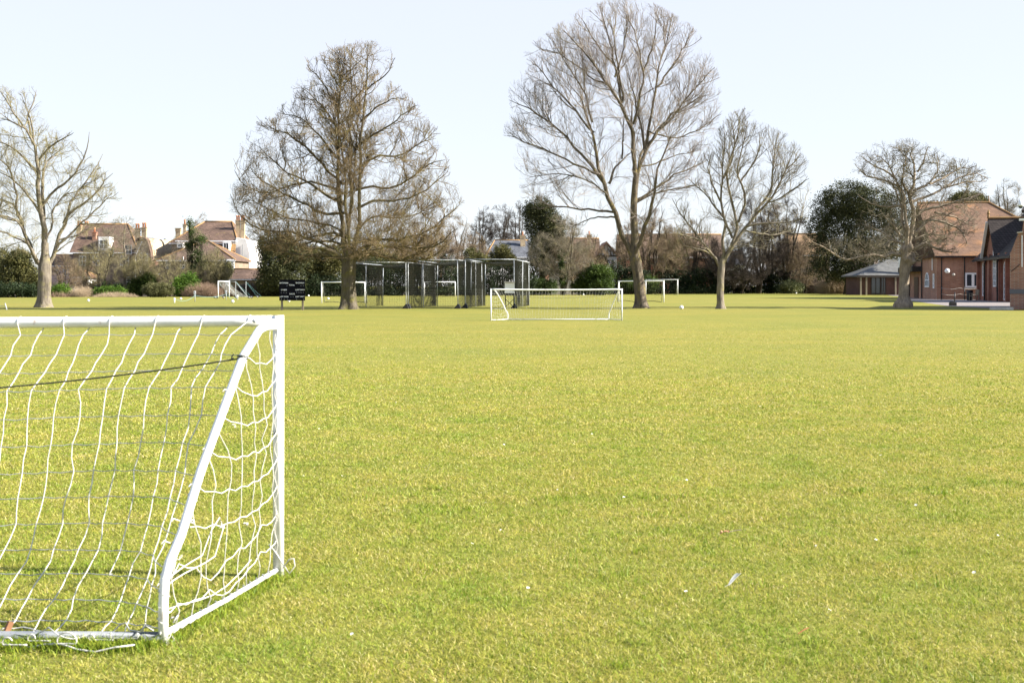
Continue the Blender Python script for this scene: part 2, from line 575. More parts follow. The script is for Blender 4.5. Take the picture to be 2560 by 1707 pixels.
# fallen leaf, feather and sticks
M['dead_leaf'] = noisy('dead_leaf', (.30, .15, .07), (.42, .25, .14), 30, .8)
d = gd(1357); lx = (1812 - 1280) * d / F
lf = MB()
prof = [(-.5, 0), (-.25, .2), (0, .27), (.25, .2), (.5, 0)]
for sgn in (1, -1):
    pts = [(lx + u * .045, d + .01 * u, .035 + .03 * abs(u) + .02) for u, w in prof]
    up = [(lx + u * .05 + .004 * sgn, d + sgn * w * .06 + .01 * u, .05 + .055 * w + .01 * u) for u, w in prof]
    lf.add(pts + up, [(i, i + 1, i + 6, i + 5) for i in range(4)])
tag(lf.build('fallen_leaf', M['dead_leaf']), 'curled brown dead leaf lying on the grass', 'leaf')
d2 = gd(1349)
sx = (1820 - 1280) * d2 / F
st = MB().tube([(sx, d2, .04), (sx + .03, d2 + .01, .046), (sx + .075, d2 + .02, .05)], .0022, 6).build('fallen_twig', M['wood'])
tag(st, 'thin brown stick beside the curled dead leaf on the grass', 'stick')
d2 = gd(1607); sx = (1995 - 1280) * d2 / F
st = MB().tube([(sx, d2, .036), (sx + .025, d2 + .02, .044), (sx + .05, d2 + .045, .046)], .002, 6).build('fallen_twig', M['rust'])
tag(st, 'short reddish stick on the near grass at the lower right', 'stick')
M['feather'] = noisy('grey_feather', (.42, .44, .50), (.55, .57, .62), 60, .7)
d = gd(1478); fx = (1838 - 1280) * d / F
fe = MB()
fp = []
for i in range(9):
    u = i / 8; w = .014 * math.sin(math.pi * min(1, u * 1.1 + .05)) ** .7 + .0008
    cx, cz = fx - .03 + .055 * u, .03 + .05 * math.sin(u * 1.5)
    fp += [(cx, d - w * .3, cz + w), (cx + .002, d, cz + .002), (cx, d + w * .3, cz - w)]
fe.add(fp, [(3 * i + k, 3 * i + k + 1, 3 * i + k + 4, 3 * i + k + 3) for i in range(8) for k in range(2)])
fo = fe.build('feather', M['feather'])
q = MB().tube([(fx - .045, d - .002, .022), (fx - .02, d - .001, .038), (fx + .024, d - .001, .081)], .0011, 5).build('quill', M['petal'], fo)
tag(fo, 'single grey bird feather stuck in the near grass', 'feather')
# ------------------------------------------------------------------ near goal and its twin down the field
def walk_tangle(c, size, n, g):
    p = np.array(c, float); out = [p.copy()]; d = g.normal(size=3)
    for _ in range(n):
        d += g.normal(size=3) * .9; d -= (p - np.array(c)) / size * .9; d /= np.linalg.norm(d)
        p = p + d * size * .35; out.append(p.copy())
    return [Vector(x) for x in out]


def small_goal(name, label, group, A, B, sideA, sideB, hb, rp, cr, mesh, sag, tangles, cordmat, hsides=5, rope=True, seed=1, rear=None):
    """A, B: ground points of the two posts; side*: ground vectors from each post to its back foot."""
    g = np.random.default_rng(seed)
    A, B = Vector(A), Vector(B); sA, sB = Vector(sideA), Vector(sideB)
    root = thing(name, label, 'goal', ((A + B) / 2), group)
    top = hb - rp
    ax = (B - A).normalized(); L = (B - A).length
    up = Vector((0, 0, 1))
    for p in (A, B):
        MB().tube([p, p + up * hb], rp, 20).build('post', M['goal_paint'], root, True)
    n = 24
    bar = [A + (B - A) * (i / n) + up * (top - sag * math.sin(math.pi * i / n)) for i in range(n + 1)]
    bar[0] -= ax * rp * .2; bar[-1] += ax * rp * .2
    MB().tube(bar, rp, 20).build('crossbar', M['goal_paint'], root, True)
    for p, s in ((A, 1), (B, -1)):
        MB().tube([p + ax * s * .10 - sA.normalized() * -(rp * .9) + up * (top + .0), p + ax * s * .10 + sA.normalized() * (rp * 1.25) + up * top], rp * .35, 10).build('bolt', M['galv'], root, True)
    ZT = [(0, top - .022), (.14, top - .022), (.20, top - .035), (.25, top - .07), (.35, 1.045), (.5, .869), (.72, .606), (.87, .384), (.955, .30), (.99, .24), (1.0, .15), (1.0, 0.0)]
    rs = rp * .72
    tz = np.array([z for t, z in ZT]); tt = np.array([t for t, z in ZT])
    tz = tz * hb / 1.21

    def st_t(z): return float(np.interp(z, tz[::-1], tt[::-1]))

    def st_z(t): return float(np.interp(t, tt, tz))
    for p, s in ((A, sA), (B, sB)):
        MB().tube([p + s * t + up * z for t, z in zip(tt, tz)], rs, 14).build('stanchion', M['goal_paint'], root, True)
        MB().tube([p + up * .035, p + s * .5 + up * .03, p + s + up * .04], rs * .58, 10).build('side_ground_bar', M['goal_paint'], root, True)
    a2, b2 = A + sA, B + sB
    MB().tube([a2 + up * .03, (a2 + b2) / 2 + up * .03, b2 + up * .03], rs, 12).build('rear_ground_bar', rear or M['grey_pipe'], root, True)
    # ---- back net
    Lb = L
    nc = int(L / mesh)
    zz = np.array([1.175, 1.13, 1.05, .985, .92, .81, .70, .59, .486, .38, .28, .20, .12, .06, .035]) * hb / 1.21
    yy = np.array([0, .035, .125, .22, .335, .365, .395, .425, .455, .50, .565, .66, .77, .88, .96])     # fraction of depth
    cols = []
    for k in range(nc + 1):
        u = .13 + k * (L - .26) / nc
        e = min(u, L - u); w = math.exp(-max(0, e - .08) / .22)
        wa = u / L
        sv = sA * (1 - wa) + sB * wa
        ph = g.uniform(-.012, .012)
        c = []
        for z, y in zip(zz, yy):
            ts = st_t(z)
            t = y * (1 - w) + max(ts, y) * w * .97 + y * w * .03 * (0)
            p = A + ax * u
            # the net leans in with the side frame near the ends only
            wA, wB = math.exp(-u / .6), math.exp(-(L - u) / .6)
            lat = ax * (ax.dot(sA) * t * wA + ax.dot(sB) * t * wB)
            dep = sv - ax * ax.dot(sv)
            q = p + lat + dep * t + up * (z - .055 * min(min(u, L - u), 1.3) / 1.3 * math.sin(math.pi * min(1, z / hb))) + ax * (ph + g.normal() * .006) + dep * (g.normal() * .006)
            c.append(q)
        cols.append(c)
    cols = np.array([[tuple(p) for p in c] for c in cols])
    # start cords wrapped over the bar
    nb = MB()
    for k in range(nc + 1):
        c = cols[k]; u = .13 + k * (L - .26) / nc
        bz = top - sag * math.sin(math.pi * u / L)
        dep = (sA - ax * ax.dot(sA)).normalized()
        bc = A + ax * u + up * bz
        if k % 2 == 0:
            for j in range(8):
                pass
            ring = [bc + (dep * math.cos(a) + up * math.sin(a)) * (rp + cr * .7) + ax * (.012 * (j / 8 - .5)) for j, a in enumerate([math.pi * (1.5 - 1.5 * q / 8) for q in range(9)])]
            pts = ring + [Vector(p) for p in c[1:]]
        else:
            pts = [bc - up * (rp + cr * .5)] + [Vector(p) for p in c[1:]]
        stop = len(pts)
        if tangles and g.random() < .12: stop -= g.integers(2, 5)
        fine = []
        for i in range(stop - 1):
            fine.append(pts[i])
            if i > 8 or k % 2: fine.append((pts[i] + pts[i + 1]) / 2 + ax * g.normal() * .004)
        fine.append(pts[stop - 1])
        nb.tube(fine, cr, hsides)
        if stop < len(pts):
            nb.tube(walk_tangle(fine[-1], .012, 6, g), cr * 1.3, hsides)
    M_ = cordmat
    xb = MB()
    for r in range(1, len(zz) - 1):
        pts = []
        eA = A + sA * st_t(zz[r]) + up * zz[r]; eB = B + sB * st_t(zz[r]) + up * zz[r]
        prev = eA; pts.append(prev)
        for k in range(nc + 1):
            c = Vector(cols[k][r])
            pts.append((prev + c) / 2 - up * (.002 + .005 * g.random())); pts.append(c); prev = c
        pts.append((prev + eB) / 2 - up * .01); pts.append(eB)
        xb.tube(pts, cr * .72, hsides)
    # foot of the net: loose loops round the rear bar
    foot = []
    N = int(L * 34)
    ph = 0
    for i in range(N):
        u = i / (N - 1); ph += g.uniform(.22, .62)
        c = a2 + (b2 - a2) * u
        dep = sA.normalized()
        foot.append(c + up * (.045 + .05 * math.sin(ph) * g.random()) + dep * (.06 * math.cos(ph)) + ax * .03 * math.sin(ph * .7))
    if tangles:
        nb.tube(foot, cr * .95, hsides)
        for k in range(16):
            c = a2 + ax * (.06 + .10 * k + g.uniform(0, .08)) + sA.normalized() * g.uniform(.02, .12)
            r_ = g.uniform(.02, .045); a0 = g.uniform(0, 6)
            nb.tube([c + ax * (r_ * math.cos(a0 + q * .33) * 1.3 + .004 * q) + up * (.03 + max(0, r_ * math.sin(a0 + q * .33))) for q in range(g.integers(12, 22))], cr * 1.2, hsides)
        hem = [a2 + ax * u + sA.normalized() * (.10 + .03 * math.sin(u * 9)) + up * (.02 + .012 * math.sin(u * 23)) for u in np.linspace(.05, L - .1, 70)]
        nb.tube(hem, cr * 1.4, hsides)
    else:
        nb.tube(foot, cr, hsides)
    bn_ = nb.build('back_net', M_, root, True)
    xb.build('cross_cords', M['grey_cord'], bn_, True)
    # ---- side nets
    for p0, s, sgn in ((A, sA, 1), (B, sB, -1)):
        sb = MB(); D = s.length
        nv = max(5, int(D / mesh) - 1)
        vt = [(k + .75) / (nv + .6) for k in range(nv)]
        zr = [z for z in np.arange(top - .14, .06, -mesh * 1.12)]
        off = {}
        def pt(t, z):
            bulge = .035 * math.sin(math.pi * min(1, t)) * math.sin(math.pi * min(1, z / hb)) * (-sgn)
            zs = z
            if z < .33: zs = z * (.9 + .15 * math.sin(t * 8))
            return p0 + s * t + up * zs + ax * bulge
        for k, t in enumerate(vt):
            zt = st_z(t); pts = [p0 + s * t + up * zt]
            for z in zr:
                if z < zt - .05:
                    q = pt(t + g.normal() * .012 * (1 + 2 * (z < .35)), z); pts.append(q)
            pts.append(p0 + s * (t + g.normal() * .02) + up * .035)
            fine = []
            for i in range(len(pts) - 1):
                fine += [pts[i], (pts[i] + pts[i + 1]) / 2 + s * g.normal() * .012 + ax * g.normal() * .008]
            fine.append(pts[-1])
            sb.tube(fine, cr * .85, hsides)
        for j, z in enumerate(zr):
            te = st_t(z)
            ks = [t for t in vt if t < te - .03]
            low = z < .34
            pts = [p0 + up * (z + .03) - s * 0 + ax * 0]
            for t in ks:
                sagz = .045 * math.sin(math.pi * t / te)
                pts.append(pt(t, z - sagz + (g.normal() * .02 if low else g.normal() * .004)))
            pts.append(p0 + s * te + up * (z + (.02 if not low else -.05)))
            fine = []
            for i in range(len(pts) - 1):
                fine += [pts[i], (pts[i] + pts[i + 1]) / 2 - up * (.008 + .006 * g.random())]
            fine.append(pts[-1])
            sb.tube(fine, cr, hsides)
        # lacing along the stanchion, the post and the ground bar
        lac = []
        for i in range(90):
            z = top - .12 - i * (top - .16) / 89
            t = st_t(z); a = i * 1.35
            lac.append(p0 + s * t + up * z + (ax * math.cos(a) + s.normalized() * math.sin(a)) * (rs + cr))
        sb.tube(lac, cr * .9, hsides)
        lac = [p0 + s.normalized() * (rp + cr * (1 + .8 * math.sin(i * 1.3))) + ax * .008 * math.sin(i * .9) + up * (.06 + i * (top - .12) / 59) for i in range(60)]
        sb.tube(lac, cr * .7, hsides)
        lac = []
        for i in range(80):
            t = .02 + .97 * i / 79; a = i * 1.25
            lac.append(p0 + s * t + up * (.036 + (rs * .6 + cr) * math.sin(a)) + ax * (rs * .6 + cr) * math.cos(a))
        sb.tube(lac, cr * 1.05, hsides)
        if tangles:
            # drooping diagonals and frayed ends
            for (t0, z0, t1, z1) in ((1.0, .20, .58, .36), (.98, .12, .3, .15), (.99, .22, .62, .40)):
                sb.tube([pt(t0 + (t1 - t0) * q / 6, z0 + (z1 - z0) * q / 6 - .02 * math.sin(math.pi * q / 6)) for q in range(7)], cr, hsides)
            for (t, z, sz, n_) in ((.62, .36, .022, 26), (.92, .30, .02, 24), (.5, .75, .015, 16), (.83, .42, .016, 14), (.0, .09, .035, 9), (.4, .33, .018, 12), (.97, .03, .03, 14), (.93, .06, .03, 10), (1.02, .05, .03, 12)):
                c = pt(min(t, 1.04), z)
                sb.tube(walk_tangle(c, sz, n_, g), cr * .55 if n_ > 15 else cr * 1.15, hsides)
            for (t, z) in ((.95, .37), (.88, .44), (.75, .55), (.64, .68), (.47, .9), (.98, .22)):
                c = p0 + s * t + up * z
                sb.tube([c, c + s.normalized() * .02 - ax * sgn * -.015 + up * .012, c + s.normalized() * .045 + ax * sgn * .012 + up * .005], [cr, cr * 1.2, cr * .8], hsides)
            lo = p0 + up * .055
            sb.tube([lo + ax * (-.055 * sgn * q[0]) + up * q[1] + s.normalized() * .03 for q in ((-.6, .1), (0, .06), (.7, .0), (1.15, -.035), (1.6, .0), (1.5, .035), (1.1, .03), (.6, -.01))], cr * 1.3, hsides)
        sb.build('side_net', M_, root, True)
    if rope:
        z = 1.035 * hb / 1.21; t = st_t(z)
        pa, pb = A + sA * t + up * z, B + sB * t + up * z
        rp_ = []
        for i in range(41):
            u = i / 40
            q = pa + (pb - pa) * u - up * (.19 * 4 * u * (1 - u)) - (sA - ax * ax.dot(sA)) * (.05 * math.sin(math.pi * u))
            rp_.append(q)
        rb = MB().tube(rp_, cr * 1.35, 8)
        for pe, dirn in ((pa, 1), (pb, -1)):
            rb.tube([pe + (ax * math.cos(i * .8) + sA.normalized() * math.sin(i * .8)) * (rs + cr) + up * (.012 * (i / 12 - .5)) for i in range(20)], cr * 1.2, 6)
            rb.tube(walk_tangle(pe + ax * .04 * dirn, .014, 14, g), cr * 1.1, 6)
            rb.tube(walk_tangle((A if dirn > 0 else B) + up * .68 + sA * .05, .03, 6, g), cr * .8, 6)
        rb.build('tension_rope', M['dark_cord'], root, True)
    return root


A = (-1.084, 5.663, 0); B = (-5.96, 5.74, 0)
small_goal('goal', 'near white goal with a torn net, cut off by the left edge of the frame', 'goals on the field',
           A, B, (-.228, -1.073, 0), (.05, -1.09, 0), 1.21, .0255, .0025, .113, .012, True, M['cord'], 6, True, 5)
# peg that pins the rear bar
d = 4.63
pg = MB().beam(P(9, 1596, d - .02), P(27, 1553, d + .0), .016, .02).build('ground_peg', M['peg'])
tag(pg, 'brown wooden peg leaning over the rear pipe of the near goal', 'peg')
small_goal('goal', 'low wide white goal standing alone in mid field, net hanging loose', 'goals on the field',
           (-.80, 46.3, 0), (4.19, 46.5, 0), (.64, .95, 0), (-.42, .95, 0), 1.22, .028, .0026, .125, .02, False, M['far_cord'], 4, True, 9, M['goal_paint'])


# ------------------------------------------------------------------ taller goals far down the field
def tall_goal(label, a, b, depth, netm, post=.045, stays=False):
    """a, b = (px, base row, top row)"""
    pa, pb = P(a[0], a[1], gd(a[1])), P(b[0], b[1], gd(b[1]))
    pa.z = pb.z = 0
    ha = (a[1] - a[2]) * pa.y / F; hb_ = (b[1] - b[2]) * pb.y / F
    h = (ha + hb_) / 2
    root = thing('goal', label, 'goal', (pa + pb) / 2, 'goals on the field')
    up = Vector((0, 0, 1)); ax = (pb - pa).normalized(); dep = Vector(depth)
    for p in (pa, pb):
        MB().tube([p, p + up * h], post, 12).build('post', M['white_paint'], root, True)
    MB().tube([pa + up * (h - post) - ax * post, pb + up * (h - post) + ax * post], post, 12).build('crossbar', M['white_paint'], root, True)
    for p in (pa, pb):
        MB().tube([p + up * (h - .06), p + dep * .35 + up * (h - .1), p + dep + up * .04], post * .45, 8).build('back_stay', M['galv'], root, True)
    nb = MB(); L = (pb - pa).length; n = int(L / .24)
    r = .0028
    def bp(u, v): return pa + ax * (L * u) + dep * (v ** 1.6) + up * ((h - .06) * (1 - v) + .03 * v - .25 * math.sin(math.pi * v) * (1 if not stays else 0))
    for k in range(n + 1): nb.tube([bp(k / n, j / 6) for j in range(7)], r, 3, False)
    for j in range(10): nb.tube([bp(k / 12, j / 9) for k in range(13)], r, 3, False)
    for p in (pa, pb):
        for k in range(1, 5): nb.tube([p + dep * (k / 5) + up * .02, p + dep * (k / 5) + up * (h * (1 - k / 5) ** .8)], r, 3, False)
    nb.build('net', netm, root)
    g_ = MB().tube([pa + dep + up * .05 + (pb - pa) * (k / 10) + up * (.05 * math.sin(k)) for k in range(11)], .02, 5).build('rear_ground_bar', M['dark_cord'], root)
    if stays:
        for p in (pa, pb):
            for q in (.6, 1.0):
                MB().tube([p + dep * .9 + up * (h * .95), p + dep * (1.25 + .45 * q) + ax * (q - .5) * .8], .009, 6).build('guy_rope', M['teal_rope'], root)
            MB().tube([p + up * h * .9, p + dep * .6 + ax * .3], .009, 6).build('guy_rope', M['teal_rope'], root)
            MB().tube([p + dep * .9, p + dep * .9 + up * h * .97], .03, 8).build('rear_pole', M['galv'], root)
    return root


tall_goal('far white goal seen edge on, with turquoise guy ropes', (545.5, 743.5, 702), (573, 742.3, 702.5), (2.1, .2, 0), M['far_cord'], .055, True)
tall_goal('white goal partly hidden behind the broad bare tree trunk', (804, 757.8, 703.8), (912, 757.9, 704.5), (0, 1.5, 0), M['cage_net'])
tall_goal('plain white goal seen through the practice cages', (1061, 742, 704), (1138, 742, 704), (0, 1.6, 0), M['cage_net'])
tall_goal('white goal standing just behind the leaning twin-stemmed tree', (1547, 754.5, 701.7), (1659.5, 756.5, 701.3), (0, 1.5, 0), M['cage_net'])
tall_goal('farthest white goal, in front of the dark hedge right of the twin-stemmed tree', (1614.8, 737, 698.6), (1694.4, 737.6, 698.2), (0, 1.6, 0), M['cage_net'], .05)


# ------------------------------------------------------------------ cricket practice cages
def cage(label, fl, fr, yb, depth, ht):
    d = gd(yb)
    a, b = Vector(((fl - 1280) * d / F, d, 0)), Vector(((fr - 1280) * d / F, d - .15, 0))
    dep = Vector(depth); up = Vector((0, 0, 1))
    root = thing('practice_cage', label, 'cage', (a + b) / 2, 'cricket practice cages')
    n = 0
    for p in (a, b):
        for k in (0, .5, 1):
            q = p + dep * k
            hh = ht * (1 + .01 * math.sin(n * 2.1)); n += 1
            MB().tube([q, q + up * hh + Vector((.05 * math.sin(n * 3), 0, 0))], .026, 10).build('pole', M['galv'], root, True)
        MB().tube([p + up * ht, p + dep + up * (ht * .99)], .028, 8).build('top_rail', M['galv'], root, True)
        w = MB()
        s = 1 if p is b else -1
        w.prism([p + Vector((-.24, -.25, 0)), p + Vector((.18, -.25, 0)), p + Vector((.10, -.25, .24)), p + Vector((.0, -.25, .29))], (0, .5, 0))
        w.build('ballast_weight', M['black_plastic'], root, False, .03)
    for k in (0, 1):
        MB().tube([a + dep * k + up * (ht - .03 * k), b + dep * k + up * (ht - .03 * k)], .028, 8).build('cross_rail', M['galv'], root, True)
    nb = MB(); r = .0048; D = dep.length; Wd = (b - a).length
    for p in (a, b):
        nz = int(ht / .10)
        ny = int(D / .10)
        s = 1 if p is b else -1
        def sp(k, z): return p + dep * k + up * z + Vector((.08 * math.sin(k * 9 + z) * math.sin(math.pi * z / ht), 0, 0))
        for i in range(nz + 1): nb.tube([sp(k / 10, .05 + i * .1) for k in range(11)], r, 3, False)
        for i in range(ny + 1): nb.tube([sp(i / ny, .03 + (ht - .05) * j / 4) for j in range(5)], r, 3, False)
        # gathered folds of spare netting near the end pole
        for f in range(24):
            k = .78 + .2 * rnd.random()
            nb.tube([sp(k, .05) + Vector((.05 * rnd.random(), 0, 0)), sp(k + .01, ht * .5) , sp(k - .01, ht - .1)], r * 1.3, 3, False)
    def rf(u, v): return a + (b - a) * u + dep * v + up * (ht - .02 - .28 * math.sin(math.pi * u) * (.5 + .5 * math.sin(math.pi * v)))
    for i in range(int(Wd / .12) + 1): nb.tube([rf(i * .12 / Wd, v / 8) for v in range(9)], r, 3, False)
    for i in range(int(D / .12) + 1): nb.tube([rf(u / 8, i * .12 / D) for u in range(9)], r, 3, False)
    def bk(u, z): return a + (b - a) * u + dep * .99 + up * z
    for i in range(int(Wd / .11) + 1): nb.tube([bk(i * .11 / Wd, .03), bk(i * .11 / Wd, ht * .97)], r * .8, 3, False)
    for i in range(int(ht / .11)): nb.tube([bk(0, .05 + i * .11), bk(1, .05 + i * .11)], r * .8, 3, False)
    nb.build('net', M['cage_net'], root)


cage('practice cage half hidden by the broad bare tree, leftmost of the three netted cages', 868, 1016, 771.5, (1.15, 8.6, 0), 2.66)
cage('middle one of the three dark netted practice cages', 1020, 1145, 771.5, (1.2, 8.0, 0), 2.80)
cage('practice cage behind the white louvred box, rightmost of the three netted cages', 1163, 1286, 770.5, (.98, 8.4, 0), 2.86)

# ------------------------------------------------------------------ weather screen on its trestle
d = gd(770.8)
sc = thing('weather_screen', 'white louvred box on a tall black cross-braced trestle', 'weather box', P(1274, 770.8, d))
x0, x1 = P(1262, 0, d).x, P(1286, 0, d).x
zt, zb = P(0, 707, d).z, P(0, 730.5, d).z
b = MB()
for k in range(7):
    z = zb + (zt - zb) * (k + .5) / 7
    b.box(((x0 + x1) / 2, d, z), (x1 - x0 - .04, .42, .06), None, None, None)
for xx in (x0 + .02, x1 - .02):
    for yy in (d - .22, d + .22): b.box((xx, yy, (zt + zb) / 2), (.04, .04, zt - zb))
b.box(((x0 + x1) / 2, d, (zt + zb) / 2), (x1 - x0 - .1, .38, zt - zb - .02))
b.build('louvred_box', M['white_paint'], sc)
MB().prism([((x0 - .05), d - .3, zt + .01), (x1 + .05, d - .3, zt + .01), (x1 + .05, d - .3, zt + .05), (x0 - .05, d - .3, zt + .08)], (0, .6, 0)).build('lid', M['stone'], sc)
MB().box(((x0 + x1) / 2, d, zb - .025), (x1 - x0 + .02, .46, .05)).build('shelf', M['white_paint'], sc)
for xx in (x0 + .03, x1 - .03):
    for yy in (d - .2, d + .2):
        MB().beam((xx, yy, 0), (xx, yy, zb - .05), .055, .055).build('leg', M['black_paint'], sc)
for yy in (d - .23, d + .23):
    br = MB().beam((x0 + .05, yy, .1), (x1 - .05, yy, zb * .55), .03, .03).beam((x1 - .05, yy + .032, .1), (x0 + .05, yy + .032, zb * .55), .03, .03)
    br.beam((x0 + .06, yy, zb - .16), (x1 - .06, yy, zb - .16), .03, .04)
    br.build('cross_brace', M['black_paint'], sc)

# ------------------------------------------------------------------ scoreboard
d = gd(775.3)
sb = thing('scoreboard', 'black cricket scoreboard with white words on two wooden posts', 'scoreboard', P(730.5, 775.3, d))
bl, br_ = P(698.6, 0, d).x, P(762.6, 0, d).x
zt, zb = P(0, 699, d).z, P(0, 751.5, d).z
bo = MB().box(((bl + br_) / 2, d, (zt + zb) / 2), (br_ - bl, .05, zt - zb))
bo.box((br_ - .008, d - .03, (zt + zb) / 2), (.016, .03, zt - zb)).box((bl + .008, d - .03, (zt + zb) / 2), (.016, .03, zt - zb))
board = bo.build('board', M['black_paint'], sb)
for px in (704.3, 756.2):
    p = P(px, 775.3, d)
    MB().box((p.x, d + .08, zb / 2 + .1), (.105, .075, zb + .2)).build('post', M['wood'], sb)


def word(txt, px, py, wpx, z_h):
    c = bpy.data.curves.new('lettering', 'FONT'); c.body = txt; c.size = 1.0; c.extrude = .02; c.align_x = 'CENTER'; c.align_y = 'CENTER'; c.offset = .018
    t = bpy.data.objects.new('lettering', c); COL.objects.link(t)
    bpy.context.view_layer.update()
    dg = bpy.context.evaluated_depsgraph_get()
    me = bpy.data.meshes.new_from_object(t.evaluated_get(dg))
    bpy.data.objects.remove(t)
    V = np.zeros(len(me.vertices) * 3); me.vertices.foreach_get('co', V); V = V.reshape(-1, 3)
    V[:, 0] -= (V[:, 0].max() + V[:, 0].min()) / 2; V[:, 1] -= (V[:, 1].max() + V[:, 1].min()) / 2
    sx = wpx * d / F / np.ptp(V[:, 0]); sy = z_h / np.ptp(V[:, 1])
    p = P(px, py, d)
    o = np.stack([p.x + V[:, 0] * sx, d - .0275 - V[:, 2] * .1, p.z + V[:, 1] * sy], 1)
    me.vertices.foreach_set('co', o.ravel()); me.materials.clear(); me.materials.append(M['letter'])
    link(bpy.data.objects.new('lettering', me), board)


for txt, px, py, w in (('BATSMAN', 709.8, 707.3, 21), ('BATSMAN', 750, 707.2, 20.5), ('TOTAL', 729.9, 712.7, 14.5), ('OVERS', 709.9, 724.6, 14.5), ('LAST MAN', 750.2, 724.4, 23),
                       ('WKTS', 730.2, 734.9, 13.5), ('LAST INNS', 710, 741.6, 22.5), ('LAST WKT', 750.1, 741.5, 22.5)):
    word(txt, px, py, w, .075)
hk = MB()
for px, py in ((718, 714.3), (752.8, 714.2), (758.4, 714), (703.5, 731.8), (710, 731.6), (716, 731.8), (741.8, 731.2), (747.5, 731.3), (753, 731.4), (758.6, 731.2), (727.6, 742), (733.1, 741.8),
               (704, 748.5), (711, 748.4), (718.6, 748.5), (742, 748.4), (758.8, 748.5)):
    p = P(px, py, d); hk.box((p.x, d - .04, p.z), (.012, .03, .045))
hk.build('number_hooks', M['galv'], sb)

# ------------------------------------------------------------------ footballs, birds, rope posts
def ball_mat():
    m = mat('football', (.75, .75, .73), .45, 0, .4)
    v = nd(m, 'ShaderNodeTexVoronoi', Scale=1.7); lk(m, coords(m, (5, 5, 5)), v.inputs['Vector'])
    setcol(m, ramp(m, v.outputs['Distance'], [(.16, (.05, .05, .06)), (.22, (.72, .72, .70))]))
    return m


M['ball'] = ball_mat()
bm0 = None
for px, py, r, where in ((221, 754.5, .11, 'white football on the far grass right of the leftmost tree'),
                         (452, 749.5, .11, 'white football beside the low white rope post'),
                         (581.5, 757.5, .12, 'white football on the grass below the edge-on far goal'),
                         (771.4, 741.4, .11, 'white football just right of the scoreboard'),
                         (820.5, 749.3, .11, 'white football in the mouth of the goal behind the broad tree'),
                         (722, 755.3, .11, 'white football seen under the scoreboard between its posts'),
                         (1458.7, 738.6, .11, 'white football on the far grass seen above the mid-field goal net'),
                         (1703.6, 773.6, .115, 'white football between the twin-stemmed tree and the slim vase-shaped tree'),
                         (1990.5, 734.8, .12, 'white football near the pale variegated shrub by the dark hedge')):
    if bm0 is None:
        bm0 = MB().sphere((0, 0, 0), .11, 20, 12).build('football', M['ball'], None, True); q = bm0
    else:
        q = bm0.copy(); COL.objects.link(q)
    d = gd(py); q.location = ((px - 1280) * d / F, d, r); q.scale = (r / .11,) * 3
    q.rotation_euler = (rnd.uniform(0, 6), rnd.uniform(0, 6), 0)
    tag(q, where, 'football', 'footballs left out on the field')

M['bird'] = noisy('black_feathers', (.012, .012, .016), (.03, .03, .04), 20, .5)
M['bird_white'] = mat('white_feathers', (.6, .6, .6), .6)
bird0 = None
for i, (px, py, rz, where) in enumerate(((538, 748.3, .4, 'black and white bird left of the edge-on far goal, outer one of a pair'), (542.3, 748.8, 2.6, 'black and white bird left of the edge-on far goal, inner one of a pair'),
                                         (558.5, 748.3, 1.2, 'black and white bird between the two goal posts of the edge-on goal'), (591, 749.3, 3.4, 'black and white bird at the foot of the short white rope post'),
                                         (623.2, 748.5, .2, 'black and white bird feeding, left one of the two facing ones'), (629.2, 747.8, 3.0, 'black and white bird feeding, right one of the two facing ones'), (644, 746.8, 3.3, 'lone black and white bird nearest the scoreboard'))):
    d = gd(py)
    if bird0 is None:
        bird0 = thing('magpie', where, 'bird', (0, 0, 0))
        b = MB()
        b.tube([(-.13, 0, .13), (-.09, 0, .145), (0, 0, .165), (.07, 0, .19), (.10, 0, .22)], [.012, .04, .062, .045, .032], 10)
        b.sphere((.125, 0, .235), .034, 10, 7); b.tube([(.15, 0, .235), (.19, 0, .225)], [.012, .003], 6)
        b.build('body', M['bird'], bird0, True)
        MB().prism([(-.11, -.02, .14), (-.34, -.012, .10), (-.35, .012, .10), (-.11, .02, .14)], (0, 0, -.008)).build('tail', M['bird'], bird0)
        MB().sphere((0, -.05, .17), .035, 8, 6, (1.6, .5, .7)).sphere((0, .05, .17), .035, 8, 6, (1.6, .5, .7)).build('wing_patch', M['bird_white'], bird0, True)
        for s in (-1, 1): MB().tube([(.0, .025 * s, .11), (.0, .025 * s, 0), (.03, .025 * s, 0)], .006, 5).build('leg', M['bird'], bird0)
        kids = list(bird0.children); q = bird0
    else:
        q = bird0.copy(); COL.objects.link(q)
        for k in kids:
            c = k.copy(); COL.objects.link(c); c.parent = q
    q.location = ((px - 1280) * d / F, d, 0); q.rotation_euler = (0, 0, rz); q.scale = (1.25,) * 3
    tag(q, where, 'bird', 'birds feeding on the grass')

tops = []
for px, py, pt, sign, lab in ((436, 757.5, 744.3, 0, 'short white post at the left end of the turquoise rope'), (487.5, 754.3, 727.5, 1, 'post with a white notice, between the two white rope posts'),
                              (565.5, 749.7, 726, 1, 'post with a white notice in front of the edge-on far goal'), (594, 749, 737, 0, 'short white post at the right end of the turquoise rope')):
    d = gd(py); p = P(px, py, d); h = (py - pt) * d / F
    t = thing('rope_post', lab, 'post', p, 'posts round the roped-off square')
    MB().tube([(p.x, d, 0), (p.x, d, h)], .05 if not sign else .03, 10).build('stake', M['white_paint'] if not sign else M['galv'], t, True)
    if sign:
        sg = MB().box((p.x, d - .05, h - .14), (.17, .02, .30)).build('notice', M['white_paint'], t)
        MB().box((p.x - .01, d - .064, h - .10), (.08, .008, .08)).box((p.x + .02, d - .064, h - .21), (.07, .008, .06)).build('printed_mark', M['blue_mark'], sg)
    tops.append(Vector((p.x, d, h * (.6 if sign else .85))))
